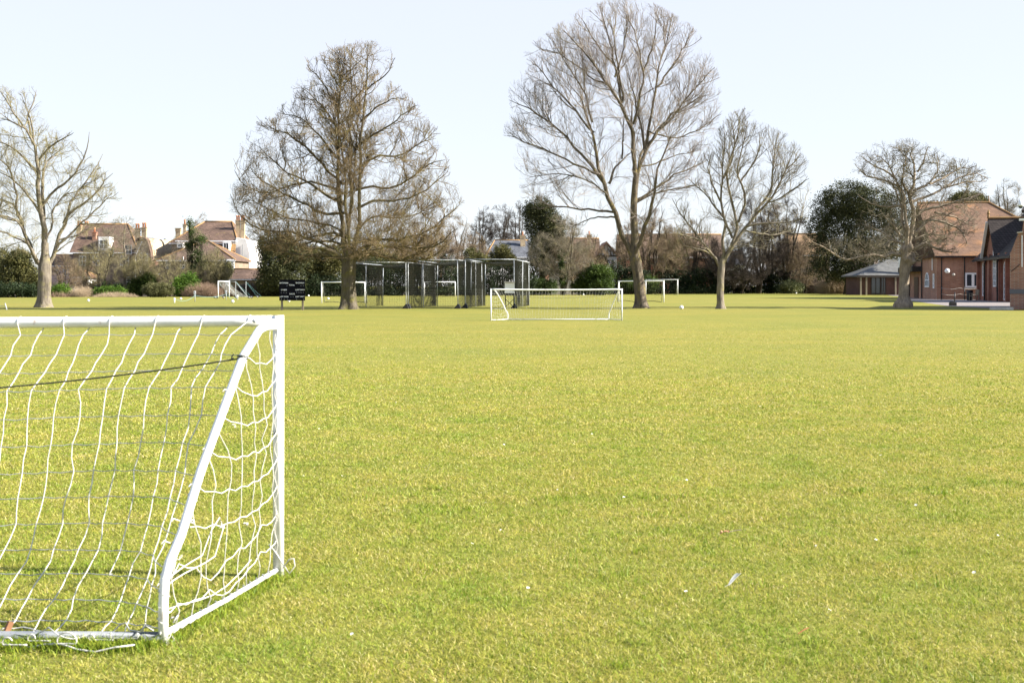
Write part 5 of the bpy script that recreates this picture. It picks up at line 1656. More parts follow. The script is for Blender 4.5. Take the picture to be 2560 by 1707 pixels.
def house(name, label, px0, px1, d, eave, ridge, depth, wallm, roofm, hipl=0, hipr=0, wins=(), chims=(), rot=0, doors=(), group=None, cat='house', gwall=True, ov=.35):
    k = d / F
    x0, x1 = (px0 - 1280) * k, (px1 - 1280) * k
    ze, zr = P(0, eave, d).z, P(0, ridge, d + depth / 2).z
    root = thing(name, label, cat, ((x0 + x1) / 2, d, 0), group)
    ym = d + depth / 2
    w = MB().box(((x0 + x1) / 2, ym, ze / 2), (x1 - x0, depth, ze))
    if not hipl: w.prism([(x0, d, ze), (x0, d + depth, ze), (x0, ym, zr - .02)], (.25, 0, 0))
    if not hipr: w.prism([(x1 - .25, d, ze), (x1 - .25, d + depth, ze), (x1 - .25, ym, zr - .02)], (.25, 0, 0))
    w.build('wall', wallm, root)
    gable_roof(root, x0, x1, d, d + depth, ze, zr, roofm, hipl, hipr, ov)
    MB().box(((x0 + x1) / 2, d - ov - .06, ze - ov * (zr - ze) / (depth / 2) + .04), (x1 - x0 + 2 * ov, .12, .12)).build('gutter', M['white_frame'], root)
    for (a, t, b, bt, *o) in wins:
        p = P(a, bt, d); window(root, (p.x, d, p.z), (1, 0, 0), (0, -1, 0), (b - a) * k, (bt - t) * k, *(o or (2, 2)), fw=.09, bar=.06)
    for (a, t, b, bt) in doors:
        p = P(a, bt, d); MB().box((p.x + (b - a) * k / 2, d - .02, max(0, p.z) / 2 + (bt - t) * k / 2), ((b - a) * k, .08, (bt - t) * k)).build('door', M['white_frame'], root)
    for (cx, top, wpx, cm, pots, dd) in chims:
        q = P(cx, top, d + dd); chimney(root, (q.x, d + dd, 0), wpx * (d + dd) / F, ze - .3 if dd < depth else 0, q.z, cm, pots)
    root.rotation_euler = (0, 0, R(rot))
    return root


def extra_part(root, name, m, mb): return mb.build(name, m, root)


# left house with tan side wing
h = house('old_house', 'big old brick house with tan side wall and orange-potted chimneys, left of the pair', 183, 342, 172, 628, 563, 9.5, M['brick_brown'], M['tile_brown'], 0, 2.6,
          wins=[(198, 640, 216, 664), (232, 640, 250, 664), (300, 640, 322, 664), (316, 680, 334, 706)],
          chims=[(201, 566, 11, M['brick_tan'], 2, 3.2), (221, 566, 11, M['brick_tan'], 2, 6.0), (238, 582, 9, M['brick_red'], 1, 2.0)], rot=2)
k = 172 / F
dm = P(262, 625, 172)
b = MB().box((dm.x, 172.6, P(0, 610, 172).z), (1.5, 2.2, 2.0)); b.build('dormer', M['render_white'], h)
window(h, (dm.x - .6, 171.48, P(0, 623, 172).z), (1, 0, 0), (0, -1, 0), 1.2, 1.3, 2, 2)
for a, t, bb, bt in ((268, 620, 284, 640), (310, 613, 328, 636)):
    p = P(a, bt, 170.9); window(h, (p.x, 170.9, p.z), (1, 0, 0), (0, -1, 0), (bb - a) * k, (bt - t) * k, 2, 2)
d = 168; k = d / F
h2 = thing('old_house', 'tall narrow tan brick house wing with two chimneys on its roof', 'house', P(360, 740, d))
q = [P(341, 745, d), P(381, 745, d), P(381, 670, d), P(376, 630, d), P(369, 603, d), P(362, 596, d), P(346, 596, d), P(341, 604, d)]
q[0].z = q[1].z = -.05
MB().prism(q, (1.5, 8, 0)).build('wall', M['brick_tan'], h2)
rb = MB()
for p, q2 in zip(q[2:7], q[3:8]): rb.beam(p + Vector((.06, 3.7, .05)), q2 + Vector((.06, 3.7, .05)), 8.4, .14)
rb.build('roof', M['tile_brown'], h2)
for (a, t, b_, bt, nx, ny) in ((348, 632, 356, 652, 1, 2), (363, 634, 370, 652, 1, 2), (348, 678, 357, 702, 1, 2), (364, 680, 372, 702, 1, 2)):
    p = P(a, bt, d); window(h2, (p.x, d, p.z), (1, 0, 0), (0, -1, 0), (b_ - a) * k, (bt - t) * k, nx, ny, fw=.09, bar=.06)
for cx, top in ((344, 572), (361, 570)):
    p = P(cx, top, d + 2.5); chimney(h2, (p.x, d + 2.5, 0), 11.5 * k, P(0, 606, d).z, p.z, M['brick_tan'], 2)
p = P(340, 700, 167.9)
MB().tube([(p.x, 167.7, 0), (p.x, 167.7, P(0, 640, 168).z), (p.x + .9, 167.7, P(0, 604, 168).z)], .06, 6).build('downpipe', M['white_frame'], h2)
house('low_house', 'low brown-tiled house with pink wall behind the leftmost trunk', 118, 196, 176, 664, 640, 8, M['render_pink'], M['tile_brown'], 0, 0, wins=[(138, 668, 148, 684), (158, 668, 170, 690)], chims=[], rot=3)
house('garden_room', 'small white garden room with an orange tiled roof below the left house', 184, 222, 160, 692, 681, 3.2, M['render_white'], M['tile_school'], .8, .8, wins=[(204, 697, 212, 712, 1, 2)], rot=2, cat='outbuilding')
house('garden_shed', 'little orange-roofed shed right of the tan house wing', 371, 405, 162, 682, 655, 5, M['brick_red'], M['tile_orange'], 0, 1.2, cat='shed', rot=-4)

# white-gabled house
d = 170; k = d / F
h = house('old_house', 'big old house with a white rendered end wall and yellow-lichened roof', 430, 590, d, 606, 557, 10.0, M['brick_brown'], M['tile_brown'], 3.3, 1.7,
          wins=[], chims=[(446, 572, 12, M['brick_tan'], 0, 2.2), (462, 562, 7, M['brick_tan'], 1, 6.5)], rot=0)
p0, p1 = P(586, 740, d - .4), P(624, 740, d - .4)
b = MB().prism([(p0.x, d - .5, 0), (p1.x, d - .5, 0), (p1.x, d - .5, P(0, 632, d).z), (P(618, 0, d).x, d - .5, P(0, 600, d).z), (P(592, 0, d).x, d - .5, P(0, 594, d).z), (p0.x, d - .5, P(0, 640, d).z)], (0, 9, 0))
b.build('white_wing', M['render_white'], h)
b = MB()
pp_ = P(604, 0, d - .55)
b.tube([P(606, 612, d - .58), P(606, 641, d - .58), P(592, 643, d - .58), P(589, 680, d - .58)], .05, 6).build('waste_pipe', M['lead'], h)
for cx in (595, 607):
    q = P(cx, 552, d + 3); chimney(h, (q.x, d + 3, 0), 10 * k, P(0, 612, d).z, q.z, M['brick_tan'], 2)
MB().prism([P(486, 640, d - 1.2), P(432, 606, d - 1.2)][:0] or [P(438, 604, d - .75), P(590, 604, d - .75), P(590, 601.5, d - .75), P(438, 601.5, d - .75)], (0, .25, 0)).build('fascia', M['white_frame'], h)
b = MB().prism([P(430, 634, d - 1.0), P(588, 634, d - 1.0), P(586, 606, d - .1), P(434, 606, d - .1)], (0, .5, .12)).build('tile_hanging', M['tile_brown'], h)
b = MB().prism([P(567, 627, d - 1.12), P(588, 627, d - 1.12), P(590, 606, d - .35), P(572, 606, d - .35)], (0, .12, .06)).build('lichened_tiles', M['ridge'], h)
for a, t, bb, bt in ((442, 607, 458, 620), (556, 605, 574, 628)):
    p = P(a, bt, d - 1.5); MB().box((p.x + (bb - a) * k / 2, d - .9, p.z + (bt - t) * k / 2), ((bb - a) * k, 1.1, (bt - t) * k)).build('dormer', M['render_white'], h)
    window(h, (p.x + .12, d - 1.46, p.z + .1), (1, 0, 0), (0, -1, 0), (bb - a) * k - .24, (bt - t) * k - .2, 2, 1)
h = house('house_extension', 'long low hip-roofed brown extension in front of the white-gabled house', 400, 584, 160, 649, 606, 9.0, M['brick_brown'], M['tile_brown'], 4.4, 4.4,
          wins=[(414, 655, 426, 672), (450, 653, 463, 671), (538, 651, 549, 667)], rot=0, cat='house')
k = 160 / F
MB().prism([P(559, 735, 159.6), P(585, 735, 159.6), P(585, 648, 159.6), P(559, 648, 159.6)], (0, .3, 0)).build('white_wall_panel', M['render_white'], h)
MB().tube([P(458, 650, 159), P(458, 634, 162)], .05, 6).build('vent_pipe', M['white_frame'], h)
o = house('garden_shed', 'low brown-roofed outbuilding right of the edge-on far goal', 575, 640, 153, 697, 676, 5, M['brick_tan'], M['tile_brown'], 0, 0, rot=-5, cat='shed')
house('white_house', 'small white gabled house squeezed between the white-gabled house and the evergreen oak', 628, 668, 205, 668, 640, 8, M['render_white'], M['slate'], 0, 0, wins=[(640, 674, 652, 690)], chims=[(631, 645, 8, M['brick_tan'], 1, 3)], rot=10)

# street lamp
d = 190; p = P(425, 735, d)
t = thing('street_lamp', 'thin white street lamp standing between the two old houses', 'lamp', (p.x, d, 0))
zt = P(0, 600, d).z
MB().tube([(p.x, d, 0), (p.x, d, zt - .2), (p.x, d, zt)], [.13, .1, .09], 8).build('pole', M['white_paint'], t, True)
MB().tube([(p.x, d, zt - .05), (p.x - .5, d - .1, zt + .1), (p.x - .9, d - .15, zt + .1)], [.06, .06, .12], 8).build('lamp_head', M['galv'], t, True)

# centre houses
h = house('slate_house', 'house with a dark slate roof and orange ridge behind the rightmost cage', 1218, 1322, 205, 641, 603, 9, M['render_white'], M['slate'], 1.5, 0, wins=[(1296, 648, 1310, 664), (1322 - 10, 668, 1320, 684)], chims=[(1310, 590, 12, M['brick_tan'], 1, 3.0)], rot=4)
house('brown_house', 'brown-tiled house partly hidden by bare trees left of the timbered gable', 1355, 1500, 215, 652, 598, 9, M['brick_red'], M['tile_brown'], 2, 0, wins=[(1395, 660, 1410, 680), (1430, 660, 1445, 680)], chims=[(1474, 588, 10, M['brick_tan'], 1, 2.0)], rot=2)
# timbered gable (ridge along y)
d = 200; k = d / F
x0, x1 = P(1492, 0, d).x, P(1545, 0, d).x; xm = P(1516, 0, d).x
zb, za = P(0, 640, d).z, P(0, 607, d).z
h = thing('timbered_house', 'white house with a black timbered gable facing the field', 'house', (xm, d, 0))
MB().box(((x0 + x1) / 2, d + 5, zb / 2), (x1 - x0 - .4, 10, zb)).prism([(x0 + .2, d, zb), (x1 - .2, d, zb), (xm, d, za - .2)], (0, 10, 0)).build('wall', M['render_white'], h)
rb = MB()
for sx in (x0, x1):
    ex = sx + (sx - xm) * .12; ez = zb - (za - zb) * .12
    rb.prism([(xm, d - .5, za), (ex, d - .5, ez), (ex, d - .5, ez + .2), (xm, d - .5, za + .24)], (0, 11, 0))
rb.build('roof', M['tile_orange'], h)
tb = MB()
for i in range(7):
    u = (i + .5) / 7; x = x0 + (x1 - x0) * u; zt = za - abs(x - xm) / ((x1 - x0) / 2) * (za - zb) - .25
    if zt > zb + .1: tb.beam((x, d - .06, zb), (x, d - .06, zt), .16, .1, (1, 0, 0))
tb.beam((x0, d - .05, zb), (x1, d - .05, zb), .12, .24).beam((x0 + .1, d - .16, zb), (xm, d - .16, za - .1), .1, .26, (0, 1, 0)).beam((x1 - .1, d - .16, zb), (xm, d - .16, za - .1), .1, .26, (0, 1, 0))
tb.beam((xm - .9, d - .055, zb + .1), (xm - .3, d - .055, zb + 1.2), .11, .12).beam((xm + .9, d - .055, zb + .1), (xm + .3, d - .055, zb + 1.2), .11, .12)
tb.build('timber_framing', M['timber_dark'], h)
for a in (1517, 1528):
    p = P(a, 662, d); window(h, (p.x, d, p.z), (1, 0, 0), (0, -1, 0), 8 * k, 13 * k, 2, 2)
# long tiled houses
house('long_house', 'long brick house with a big brown pantiled roof behind the bare trees', 1592, 1812, 215, 641, 588, 11, M['brick_red'], M['tile_grid2'], 0, 0,
      wins=[(1690, 646, 1704, 664), (1706, 646, 1724, 664), (1650, 648, 1664, 664), (1772, 646, 1792, 660), (1774, 684, 1793, 699)], rot=0)
house('brown_house', 'small brick house right of the timbered gable, behind the twin-stemmed trunk', 1552, 1612, 208, 642, 590, 8, M['brick_deep'], M['tile_grid2'], 0, 0, wins=[(1580, 648, 1592, 662)], rot=0)
house('white_house', 'low white flat-fronted building behind the dark hedge right of the slim vase-shaped trunk', 1810, 1862, 214, 660, 632, 7, M['render_white'], M['slate'], 0, 0, rot=0)
house('white_house', 'white-banded brick house between the dark multi-stemmed trees', 1928, 1986, 222, 655, 630, 8, M['render_white'], M['slate'], 0, 0, wins=[(1962, 648, 1976, 658), (1940, 650, 1950, 662)], rot=0)
house('tiled_house', 'house with an orange pantiled roof left of the huge evergreen oak', 1983, 2075, 216, 636, 587, 10, M['brick_brown'], M['tile_grid'], 0, 0, wins=[(1996, 650, 2006, 664)], rot=0)
house('far_house', 'pale house with white windows glimpsed behind the low pavilion', 2140, 2195, 218, 640, 610, 8, M['render_pink'], M['tile_orange'], 0, 0, wins=[(2169, 652, 2186, 664, 3, 1), (2150, 652, 2158, 664)], rot=0)

# grey garden wall and boundary walls
def wall_run(name, label, px0, px1, top, d, m, cap=True):
    a, b = P(px0, top, d), P(px1, top, d)
    t = thing(name, label, 'wall', ((a.x + b.x) / 2, d, 0))
    MB().box(((a.x + b.x) / 2, d, a.z / 2), (b.x - a.x, .3, a.z)).build('wall_body', m, t)
    if cap: MB().box(((a.x + b.x) / 2, d, a.z + .04), (b.x - a.x + .1, .42, .08)).build('coping', M['stone'], t)


wall_run('garden_wall', 'grey rendered garden wall behind the ivy-stemmed bare tree', 1372, 1462, 674, 177, M['concrete'])
wall_run('garden_wall', 'dark brick boundary wall behind the brambles left of the scoreboard', 600, 700, 712, 151.5, M['brick_brown'])
wall_run('garden_wall', 'tan brick garden wall in front of the white-gabled house', 590, 650, 674, 158, M['brick_brown'])
wall_run('garden_wall', 'low brick wall beyond the clipped hedge of the left house', 225, 345, 724, 156, M['brick_brown'])

# ------------------------------------------------------------------ school: big hip-roofed brick building
C0 = Vector((40.4, 116, 0)); ax = Vector((.988, -.154, 0)).normalized(); gx = Vector((.154, .988, 0)).normalized(); UP = Vector((0, 0, 1))
Lb, Db, ze, zr = 13.0, 18.6, 4.15, 9.6
h = thing('school_building', 'large red brick school building with a tall orange-brown hipped roof', 'building', C0)
def W_(u, v, z): return C0 + ax * u + gx * v + UP * z
w = MB()
w.add([W_(0, 0, 0), W_(Lb, 0, 0), W_(Lb, Db, 0), W_(0, Db, 0), W_(0, 0, ze), W_(Lb, 0, ze), W_(Lb, Db, ze), W_(0, Db, ze), W_(0, Db / 2, zr - .05)],
      [(0, 1, 5, 4), (1, 2, 6, 5), (2, 3, 7, 6), (3, 0, 4, 8, 7), (4, 5, 6, 7)])
w.build('wall', M['brick_red'], h)
ov = .32; kk = (zr - ze) / (Db / 2); e = ze - ov * kk + .02
rp = [W_(-.25, -ov, e), W_(Lb + ov, -ov, e), W_(Lb + ov, Db + ov, e), W_(-.25, Db + ov, e), W_(-.25, Db / 2, zr), W_(6.77, Db / 2, zr)]
t = UP * .16
roof = MB().add(rp + [p + t for p in rp], [(0, 4, 5, 1), (3, 2, 5, 4), (0, 3, 4), (1, 5, 2), (6, 7, 11, 10), (9, 10, 11, 8), (6, 10, 9), (7, 8, 11), (0, 1, 7, 6), (1, 2, 8, 7), (2, 3, 9, 8), (3, 0, 6, 9)]).build('roof', M['tile_school'], h)
rb = MB()
rb.tube([rp[4] + t * 1.1, rp[5] + t * 1.1], .13, 8).tube([rp[5] + t * 1.1, rp[1] + t * 1.1], .11, 8)
for i in range(22):
    c = rp[4] + (rp[5] - rp[4]) * (i / 21) + t * 1.1
    rb.box(c + UP * .17, (.12, .05, .16), ax, gx)
rb.tube([rp[5] + t, rp[5] + t + UP * .75], [.09, .03], 8)
rb.build('ridge_tiles', M['ridge'], roof)
MB().beam(W_(-.2, -ov - .05, e + .03), W_(Lb + .2, -ov - .05, e + .03), .13, .12).build('gutter', M['pipe_black'], h)
n_ = -gx
def onw(px, py, off=0):       # front wall point seen at px, py
    kx = (px - 1280) / F
    u = (kx * C0.y - C0.x) / (ax.x - kx * ax.y); p = C0 + ax * u
    return u, H - (py - PY0) * p.y / F
u0, zb = onw(2412.5, 719); u1, zt = onw(2452, 682)
window(h, W_(u0, 0, zb), ax, n_, u1 - u0, zt - zb, 2, 1, fw=.16, bar=.24)
wv = MB().beam(W_(u0 - .1, -.05, zb - .09), W_(u1 + .1, -.05, zb - .09), .16, .12).build('sill', M['stone'], h)
for px in (2353.5, 2411):
    u, _ = onw(px, 700)
    MB().tube([W_(u, -.09, 0), W_(u, -.09, ze - .25), W_(u, -.25, ze - .05)], .05, 8).build('downpipe', M['pipe_black'], h)
# lamps on brackets
for px, py, r, po, nm in ((2368, 677.3, .235, .62, 'globe_lamp'), (2384, 686.5, .15, .48, 'small_wall_lamp')):
    kx = (px - 1280) / F; v = -po
    u = (kx * (C0.y + gx.y * v) - (C0.x + gx.x * v)) / (ax.x - kx * ax.y); c = W_(u, v, 0); z = H - (py - PY0) * c.y / F
    c = W_(u, v, z)
    gl = MB().sphere(c, r, 18, 12).build(nm, M['white_paint'] if r > .2 else M['stone'], h, True)
    MB().tube([W_(u, 0, z - .05), W_(u, v * .6, z - .05), c - UP * r * .9], .03, 6).build('bracket', M['pipe_black'], gl)
# gable end windows (wall facing left), nl outward
nl = -ax
for v0, z0, w_, hh, ny in ((3.9, 4.0, 2.2, 1.4, 2), (3.9, 1.15, 2.2, 1.45, 2), (1.2, 1.05, .6, 1.4, 3)):
    window(h, W_(0, v0 + w_, z0), -gx, nl, w_, hh, 3 if w_ > 1 else 1, ny, arch=(abs(z0 - 1.15) < .01), fw=.12, bar=.1)
p_ = W_(-.08, 1.9, 0)
MB().tube([p_ + UP * 2.8, p_ + UP * 5.3], .05, 8).build('white_pipe', M['white_frame'], h)
for v in (7.7, 15.1): MB().tube([W_(-.08, v, 0), W_(-.08, v, 4.3 + (9.3 - abs(v - 9.3)) * .5)], .06, 8).build('downpipe', M['pipe_black'], h)
MB().box(W_(-.03, 11.1, 1.1), (.08, 2.4, 2.2), ax, gx, UP).build('door', M['door_brown'], h)
MB().box(W_(-.03, 12.6, 5.0), (.07, 8.6, 2.4), ax, gx, UP).build('recess_shade_panel', M['timber_dark'], h)  # flat dark sheet stands in for the shaded depth of the recess
bal = MB().box(W_(-.5, 12.6, 3.0), (.9, 9.2, .5), ax, gx, UP).build('balcony', M['timber_dark'], h)
MB().box(W_(-.93, 14.2, 3.75), (.05, 5.2, 1.0), ax, gx, UP).build('white_panel', M['white_frame'], bal)
rl = MB().beam(W_(-.92, 8.1, 4.2), W_(-.92, 11.5, 4.2), .06, .06)
for i in range(9): rl.box(W_(-.92, 8.2 + .4 * i, 3.7), (.05, .05, 1.0), ax, gx, UP)
rl.build('railing', M['galv'], bal)
window(h, W_(0, 17.6, .9), -gx, nl, 1.5, 1.2, 1, 2, fw=.12)

# rope rail in front of its wall
d = 112.5
t = thing('rope_barrier', 'two-strand rope rail on thin posts in front of the brick school wall', 'barrier', P(2385, 750, d))
xs = [P(px, 0, d).x for px in (2353, 2411.5, 2447)]
for x in xs: MB().tube([(x, d, 0), (x, d, 1.25)], .035, 8).build('stake', M['pipe_black'], t, True)
for zz_ in (.55, 1.1):
    MB().tube([(xs[0] + (xs[2] - xs[0]) * i / 16, d, zz_ - .12 * abs(math.sin(math.pi * i / 8))) for i in range(17)], .02, 6).build('rope', M['stone'], t)

# low pavilion
d = 166; k = d / F
pv_ = thing('pavilion', 'low brick pavilion with a grey pyramid roof and dark glass doors', 'building', P(2200, 738, d))
xa, xb = P(2149, 0, d).x, P(2262, 0, d).x
wz = P(0, 691, d).z
MB().box(((xa + xb) / 2, d + 3.4, wz / 2), (xb - xa, 6.8, wz)).build('wall', M['brick_shaded'], pv_)
oh = .55
a = [Vector((xa - oh, d - oh, wz - .05)), Vector((xb + oh, d - oh, wz - .05)), Vector((xb + oh, d + 6.8 + oh, wz - .05)), Vector((xa - oh, d + 6.8 + oh, wz - .05))]
r0, r1 = Vector((P(2222, 0, d + 3.4).x, d + 3.4, P(0, 652, d + 3.4).z)), Vector((P(2240, 0, d + 3.4).x, d + 3.4, P(0, 652, d + 3.4).z))
t = Vector((0, 0, .18))
MB().add(a + [p + t for p in a] + [r0 + t, r1 + t], [(3, 2, 1, 0), (0, 1, 5, 4), (1, 2, 6, 5), (2, 3, 7, 6), (3, 0, 4, 7), (4, 5, 9, 8), (5, 6, 9), (6, 7, 8, 9), (7, 4, 8)]).build('roof', M['felt'], pv_)
MB().beam(a[0] + Vector((0, -.04, .05)), a[1] + Vector((0, -.04, .05)), .1, .3).build('fascia', M['timber_dark'], pv_)
for a0, a1 in ((2178, 2200), (2203, 2213)):
    p0, p1 = P(a0, 738, d), P(a1, 738, d)
    dr = MB().box(((p0.x + p1.x) / 2, d - .03, wz * .47), (p1.x - p0.x, .08, wz * .9)).build('glass_door', M['glass'], pv_)
    fb = MB()
    for u in (0, .5, 1): fb.box((p0.x + (p1.x - p0.x) * u, d - .09, wz * .47), (.08, .08, wz * .9))
    fb.box(((p0.x + p1.x) / 2, d - .09, .15), (p1.x - p0.x, .06, .25)).build('door_frame', M['timber_dark'], dr)
for px in (2152, 2166, 2239):
    p0 = P(px, 0, d - .45); MB().box((p0.x, d - .45, wz / 2), (.2, .2, wz)).build('roof_post', M['wood'], pv_)
# bright banner by the pavilion
d = 172
bn = thing('banner', 'narrow colourful upright banner at the left end of the pavilion', 'banner', P(2140, 738, d))
x0, x1 = P(2136, 0, d).x, P(2143.5, 0, d).x
for z0, z1, c, nm in ((.2, 1.6, (.22, .34, .52), 'blue_panel'), (1.6, 2.0, (.66, .40, .04), 'yellow_panel'), (2.0, 2.35, (.50, .07, .05), 'red_panel'), (2.35, 2.8, (.40, .42, .55), 'pale_panel')):
    m = mat('banner_' + nm, c, .6); MB().box(((x0 + x1) / 2, d, (z0 + z1) / 2), (x1 - x0, .05, z1 - z0)).build(nm, m, bn)
MB().tube([(x0 - .04, d, 0), (x0 - .04, d, 2.9)], .03, 6).build('pole', M['galv'], bn)

# ------------------------------------------------------------------ school: Victorian wing, its long wall faces left
A0 = Vector((42.9, 112, 0)); u_ = Vector((-.198, -.98, 0)).normalized(); nin = Vector((.98, -.198, 0)).normalized(); no = -nin
def V_(s, v, z): return A0 + u_ * s + nin * v + UP * z
def s_of(px):
    kx = (px - 1280) / F; return (A0.x - kx * A0.y) / (kx * u_.y - u_.x)
def z_of(s, py): return H - (py - PY0) * V_(s, 0, 0).y / F
LW, DW, we = 16.5, 9.0, 4.0
wr = 8.3
vb = thing('victorian_wing', 'old deep-red brick school wing with tall arched white windows and a pointed gable', 'building', A0)
wm = MB()
wm.add([V_(0, 0, 0), V_(LW, 0, 0), V_(LW, DW, 0), V_(0, DW, 0), V_(0, 0, we), V_(LW, 0, we), V_(LW, DW, we), V_(0, DW, we), V_(0, DW / 2, wr - .1), V_(LW, DW / 2, wr - .1)],
       [(0, 1, 5, 4), (1, 2, 6, 9, 5), (2, 3, 7, 6), (3, 0, 4, 8, 7)])
wm.build('wall', M['brick_deep'], vb)
kk = (wr - we) / (DW / 2); ov = .5; e = we - ov * kk
rp = [V_(-.4, -ov, e), V_(LW + .3, -ov, e), V_(LW + .3, DW + ov, e), V_(-.4, DW + ov, e), V_(-.4, DW / 2, wr), V_(LW + .3, DW / 2, wr)]
t = UP * .16
roof = MB().add(rp + [p + t for p in rp], [(0, 4, 5, 1), (3, 2, 5, 4), (0, 3, 4), (1, 5, 2), (6, 7, 11, 10), (9, 10, 11, 8), (6, 10, 9), (7, 8, 11), (0, 1, 7, 6), (1, 2, 8, 7), (2, 3, 9, 8), (3, 0, 6, 9)]).build('roof', M['tile_shaded'], vb)
MB().tube([rp[4] + t * 1.1, rp[5] + t * 1.1], .13, 8).build('ridge_tiles', M['ridge'], roof)
MB().beam(rp[0] - nin * .05 + UP * .05, rp[1] - nin * .05 + UP * .05, .13, .17).build('gutter', M['pipe_black'], vb)
# cross gable
s0, s1, sa = 5.0, 9.8, 7.4; zb_, za_ = 4.2, 6.9
MB().prism([V_(s0 + .2, -.25, 0), V_(s1 - .2, -.25, 0), V_(s1 - .2, -.25, zb_), V_(sa, -.25, za_ - .25), V_(s0 + .2, -.25, zb_)], nin * 4).build('gable_wall', M['brick_deep'], vb)
for sE in (s0, s1):
    sx = sE + (sE - sa) * .14; zx = zb_ - (za_ - zb_) * .14
    MB().prism([V_(sa, -.55, za_), V_(sx, -.55, zx), V_(sx, -.55, zx + .16), V_(sa, -.55, za_ + .2)], nin * 5.0).build('gable_roof', M['tile_shaded'] if sE == s1 else M['tile_school'], vb)  # nearer slope takes the tile with shade in its colour
MB().tube([V_(sa, -.55, za_ + .22), V_(sa, 4.2, za_ + .22)], .12, 8).build('gable_ridge', M['ridge'], vb)
MB().tube([V_(sa, -.5, za_ + .2), V_(sa, -.5, za_ + .5), V_(sa, -.5, za_ + .6), V_(sa, -.5, za_ + .95)], [.13, .09, .14, .03], 8).build('finial', M['ridge'], vb)
sx = s0 - (sa - s0) * .14; zx = zb_ - (za_ - zb_) * .14
MB().beam(V_(sa, -.62, za_ - .12), V_(sx, -.62, zx - .12), .07, .22, nin).build('bargeboard', M['white_frame'], vb)
for px, pb, pt, wd, off in ((2460, 740, 655, 1.05, 0), (2477, 738, 654, 1.05, 0), (2495.5, 717, 607, 1.25, -.25), (2514.5, 753, 653, 1.25, 0)):
    s = s_of(px); z0, z1 = max(.12, z_of(s, pb)), z_of(s, pt)
    window(vb, V_(s - wd / 2, off, z0), u_, no, wd, z1 - z0, 2, 7, arch=True, fw=.11, bar=.05)
for px in (2450.5, 2468.5, 2484.5, 2505, 2523):
    s = s_of(px)
    off = .28 if px == 2484.5 else .12
    MB().box(V_(s, -off, 2.0), (.42, .36, 4.0), u_, nin, UP).build('pilaster', M['brick_deep'], vb)
for px, zt_ in ((2473.5, 3.6), (2506.5, 3.7)):
    s = s_of(px)
    MB().tube([V_(s, -.42, 0), V_(s, -.42, zt_ - .5), V_(s + .6, -.42, zt_ - .1), V_(s + 1.0, -.5, zt_)], .065, 8).build('downpipe', M['pipe_black'], vb)
# bench and bin against it
s = s_of(2484); bp0 = V_(s, -1.6, 0)
be = thing('bench', 'weathered wooden bench by the tall windows of the deep-red wing', 'bench', bp0)
def Bq(a_, b_, z): return bp0 + u_ * a_ + no * b_ + UP * z
sm = MB()
for i in range(4): sm.box(Bq(0, -.18 + .14 * i, .44), (1.5, .11, .035), u_, no, UP)
sm.build('seat', M['wood'], be)
bk = MB()
for i in range(4): bk.box(Bq(0, -.27 - .025 * i, .56 + .12 * i), (1.5, .03, .09), u_, no, UP)
bk.build('backrest', M['wood'], be)
for a_ in (-.7, .7):
    MB().box(Bq(a_, .26, .31), (.07, .07, .62), u_, no, UP).build('leg', M['wood'], be)
    MB().box(Bq(a_, -.28, .48), (.07, .07, .96), u_, no, UP).build('leg', M['wood'], be)
    MB().box(Bq(a_, -.01, .64), (.08, .62, .05), u_, no, UP).build('armrest', M['wood'], be)
q = V_(s_of(2469), -1.5, 0)
bi = MB().tube([q, q + UP * .05, q + UP * .85, q + UP * .9], [.24, .25, .29, .27], 14).build('litter_bin', M['pipe_black'], None, True)
tag(bi, 'dark litter bin beside the wooden bench', 'bin')

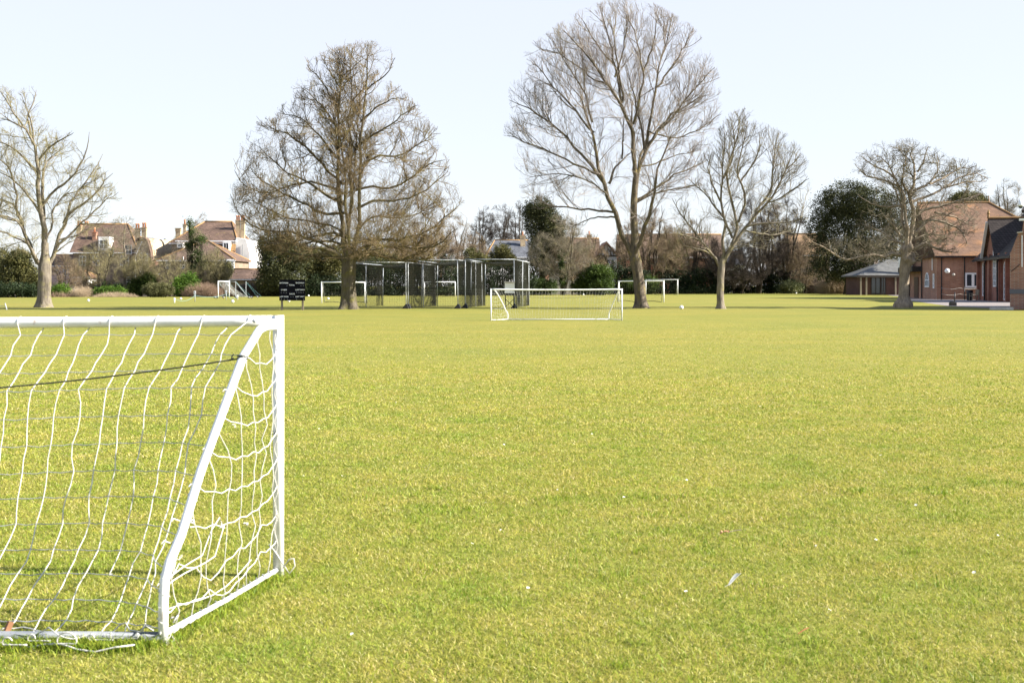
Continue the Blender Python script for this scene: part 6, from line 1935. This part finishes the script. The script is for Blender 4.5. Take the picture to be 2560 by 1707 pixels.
# ------------------------------------------------------------------ near brick block at the right edge
N0 = Vector((27.55, 67.5, 0)); na = Vector((.93, -.368, 0)).normalized(); nb_ = Vector((.40, .9165, 0)).normalized()
def N_(u, v, z): return N0 + na * u + nb_ * v + UP * z
nk = thing('brick_chimney_block', 'nearest brown brick wall with a stepped shoulder, at the right edge of the frame', 'building', N0)
pl = [N_(0, 0, 0), N_(9, 0, 0), N_(9, 0, 5.3), N_(.75, 0, 5.3), N_(.62, 0, 4.25), N_(.42, 0, 4.2), N_(.06, 0, 3.2), N_(0, 0, 3.15)]
MB().prism(pl, nb_ * 12.5).build('wall', M['brick_near'], nk)
MB().beam(N_(-.02, -.012, 1.0), N_(9, -.012, 1.0), .05, .26, (0, 0, 1)).build('blue_brick_band', M['brick_blue'], nk)
MB().beam(N_(.36, -.06, 4.24), N_(.66, -.06, 4.27), .25, .07).build('coping', M['stone'], nk)
MB().prism([N_(.6, -.3, 5.3), N_(9.4, -.3, 5.3), N_(9.4, 6, 7.4), N_(1.4, 6, 7.4)], UP * .18).build('roof', M['tile_shaded'], nk)
MB().tube([N_(.62, -.07, 2.35), N_(.62, -.07, 4.1)], .03, 8).build('white_conduit', M['white_frame'], nk)
MB().tube([N_(.05, -.05, 2.1), N_(.3, -.04, 2.3), N_(.5, -.04, 2.5)], .02, 6).build('cable', M['pipe_black'], nk)
MB().box(N_(.62, -.2, 4.95), (.3, .25, .12), na, nb_, UP).build('floodlight', M['white_frame'], nk)
c = N_(.55, -.25, 5.75)
cp = MB().tube([c + UP * .35, c + UP * .1, c, c - UP * .06], [.04, .12, .16, .15], 12).build('camera_housing', M['white_frame'], nk, True)
MB().sphere(c - UP * .07, .12, 12, 8).build('camera_dome', M['glass'], cp, True)
MB().tube([c + UP * .33, c + UP * .36 + nb_ * .3, N_(.9, .1, 5.5)], .03, 6).build('bracket', M['white_frame'], cp)
MB().box(N_(-.4, -.9, .07), (1.2, .8, .14), na, nb_, UP).build('step', M['stone'], nk)

# post on a heavy foot at the paving edge
d = gd(764.5); p = P(2382, 764.5, d)
t = thing('barrier_post', 'dark green post on a heavy rubber foot at the edge of the paving', 'post', (p.x, d, 0))
MB().tube([P(2386.5, 762, d), P(2387, 731, d)], .035, 10).build('pole', M['teal_rope'] if False else M['pipe_black'], t, True)
MB().box((p.x, d, .12), (.42, .34, .24)).box((p.x - .05, d - .02, .27), (.25, .22, .08)).build('foot', M['black_plastic'], t, False, .03)
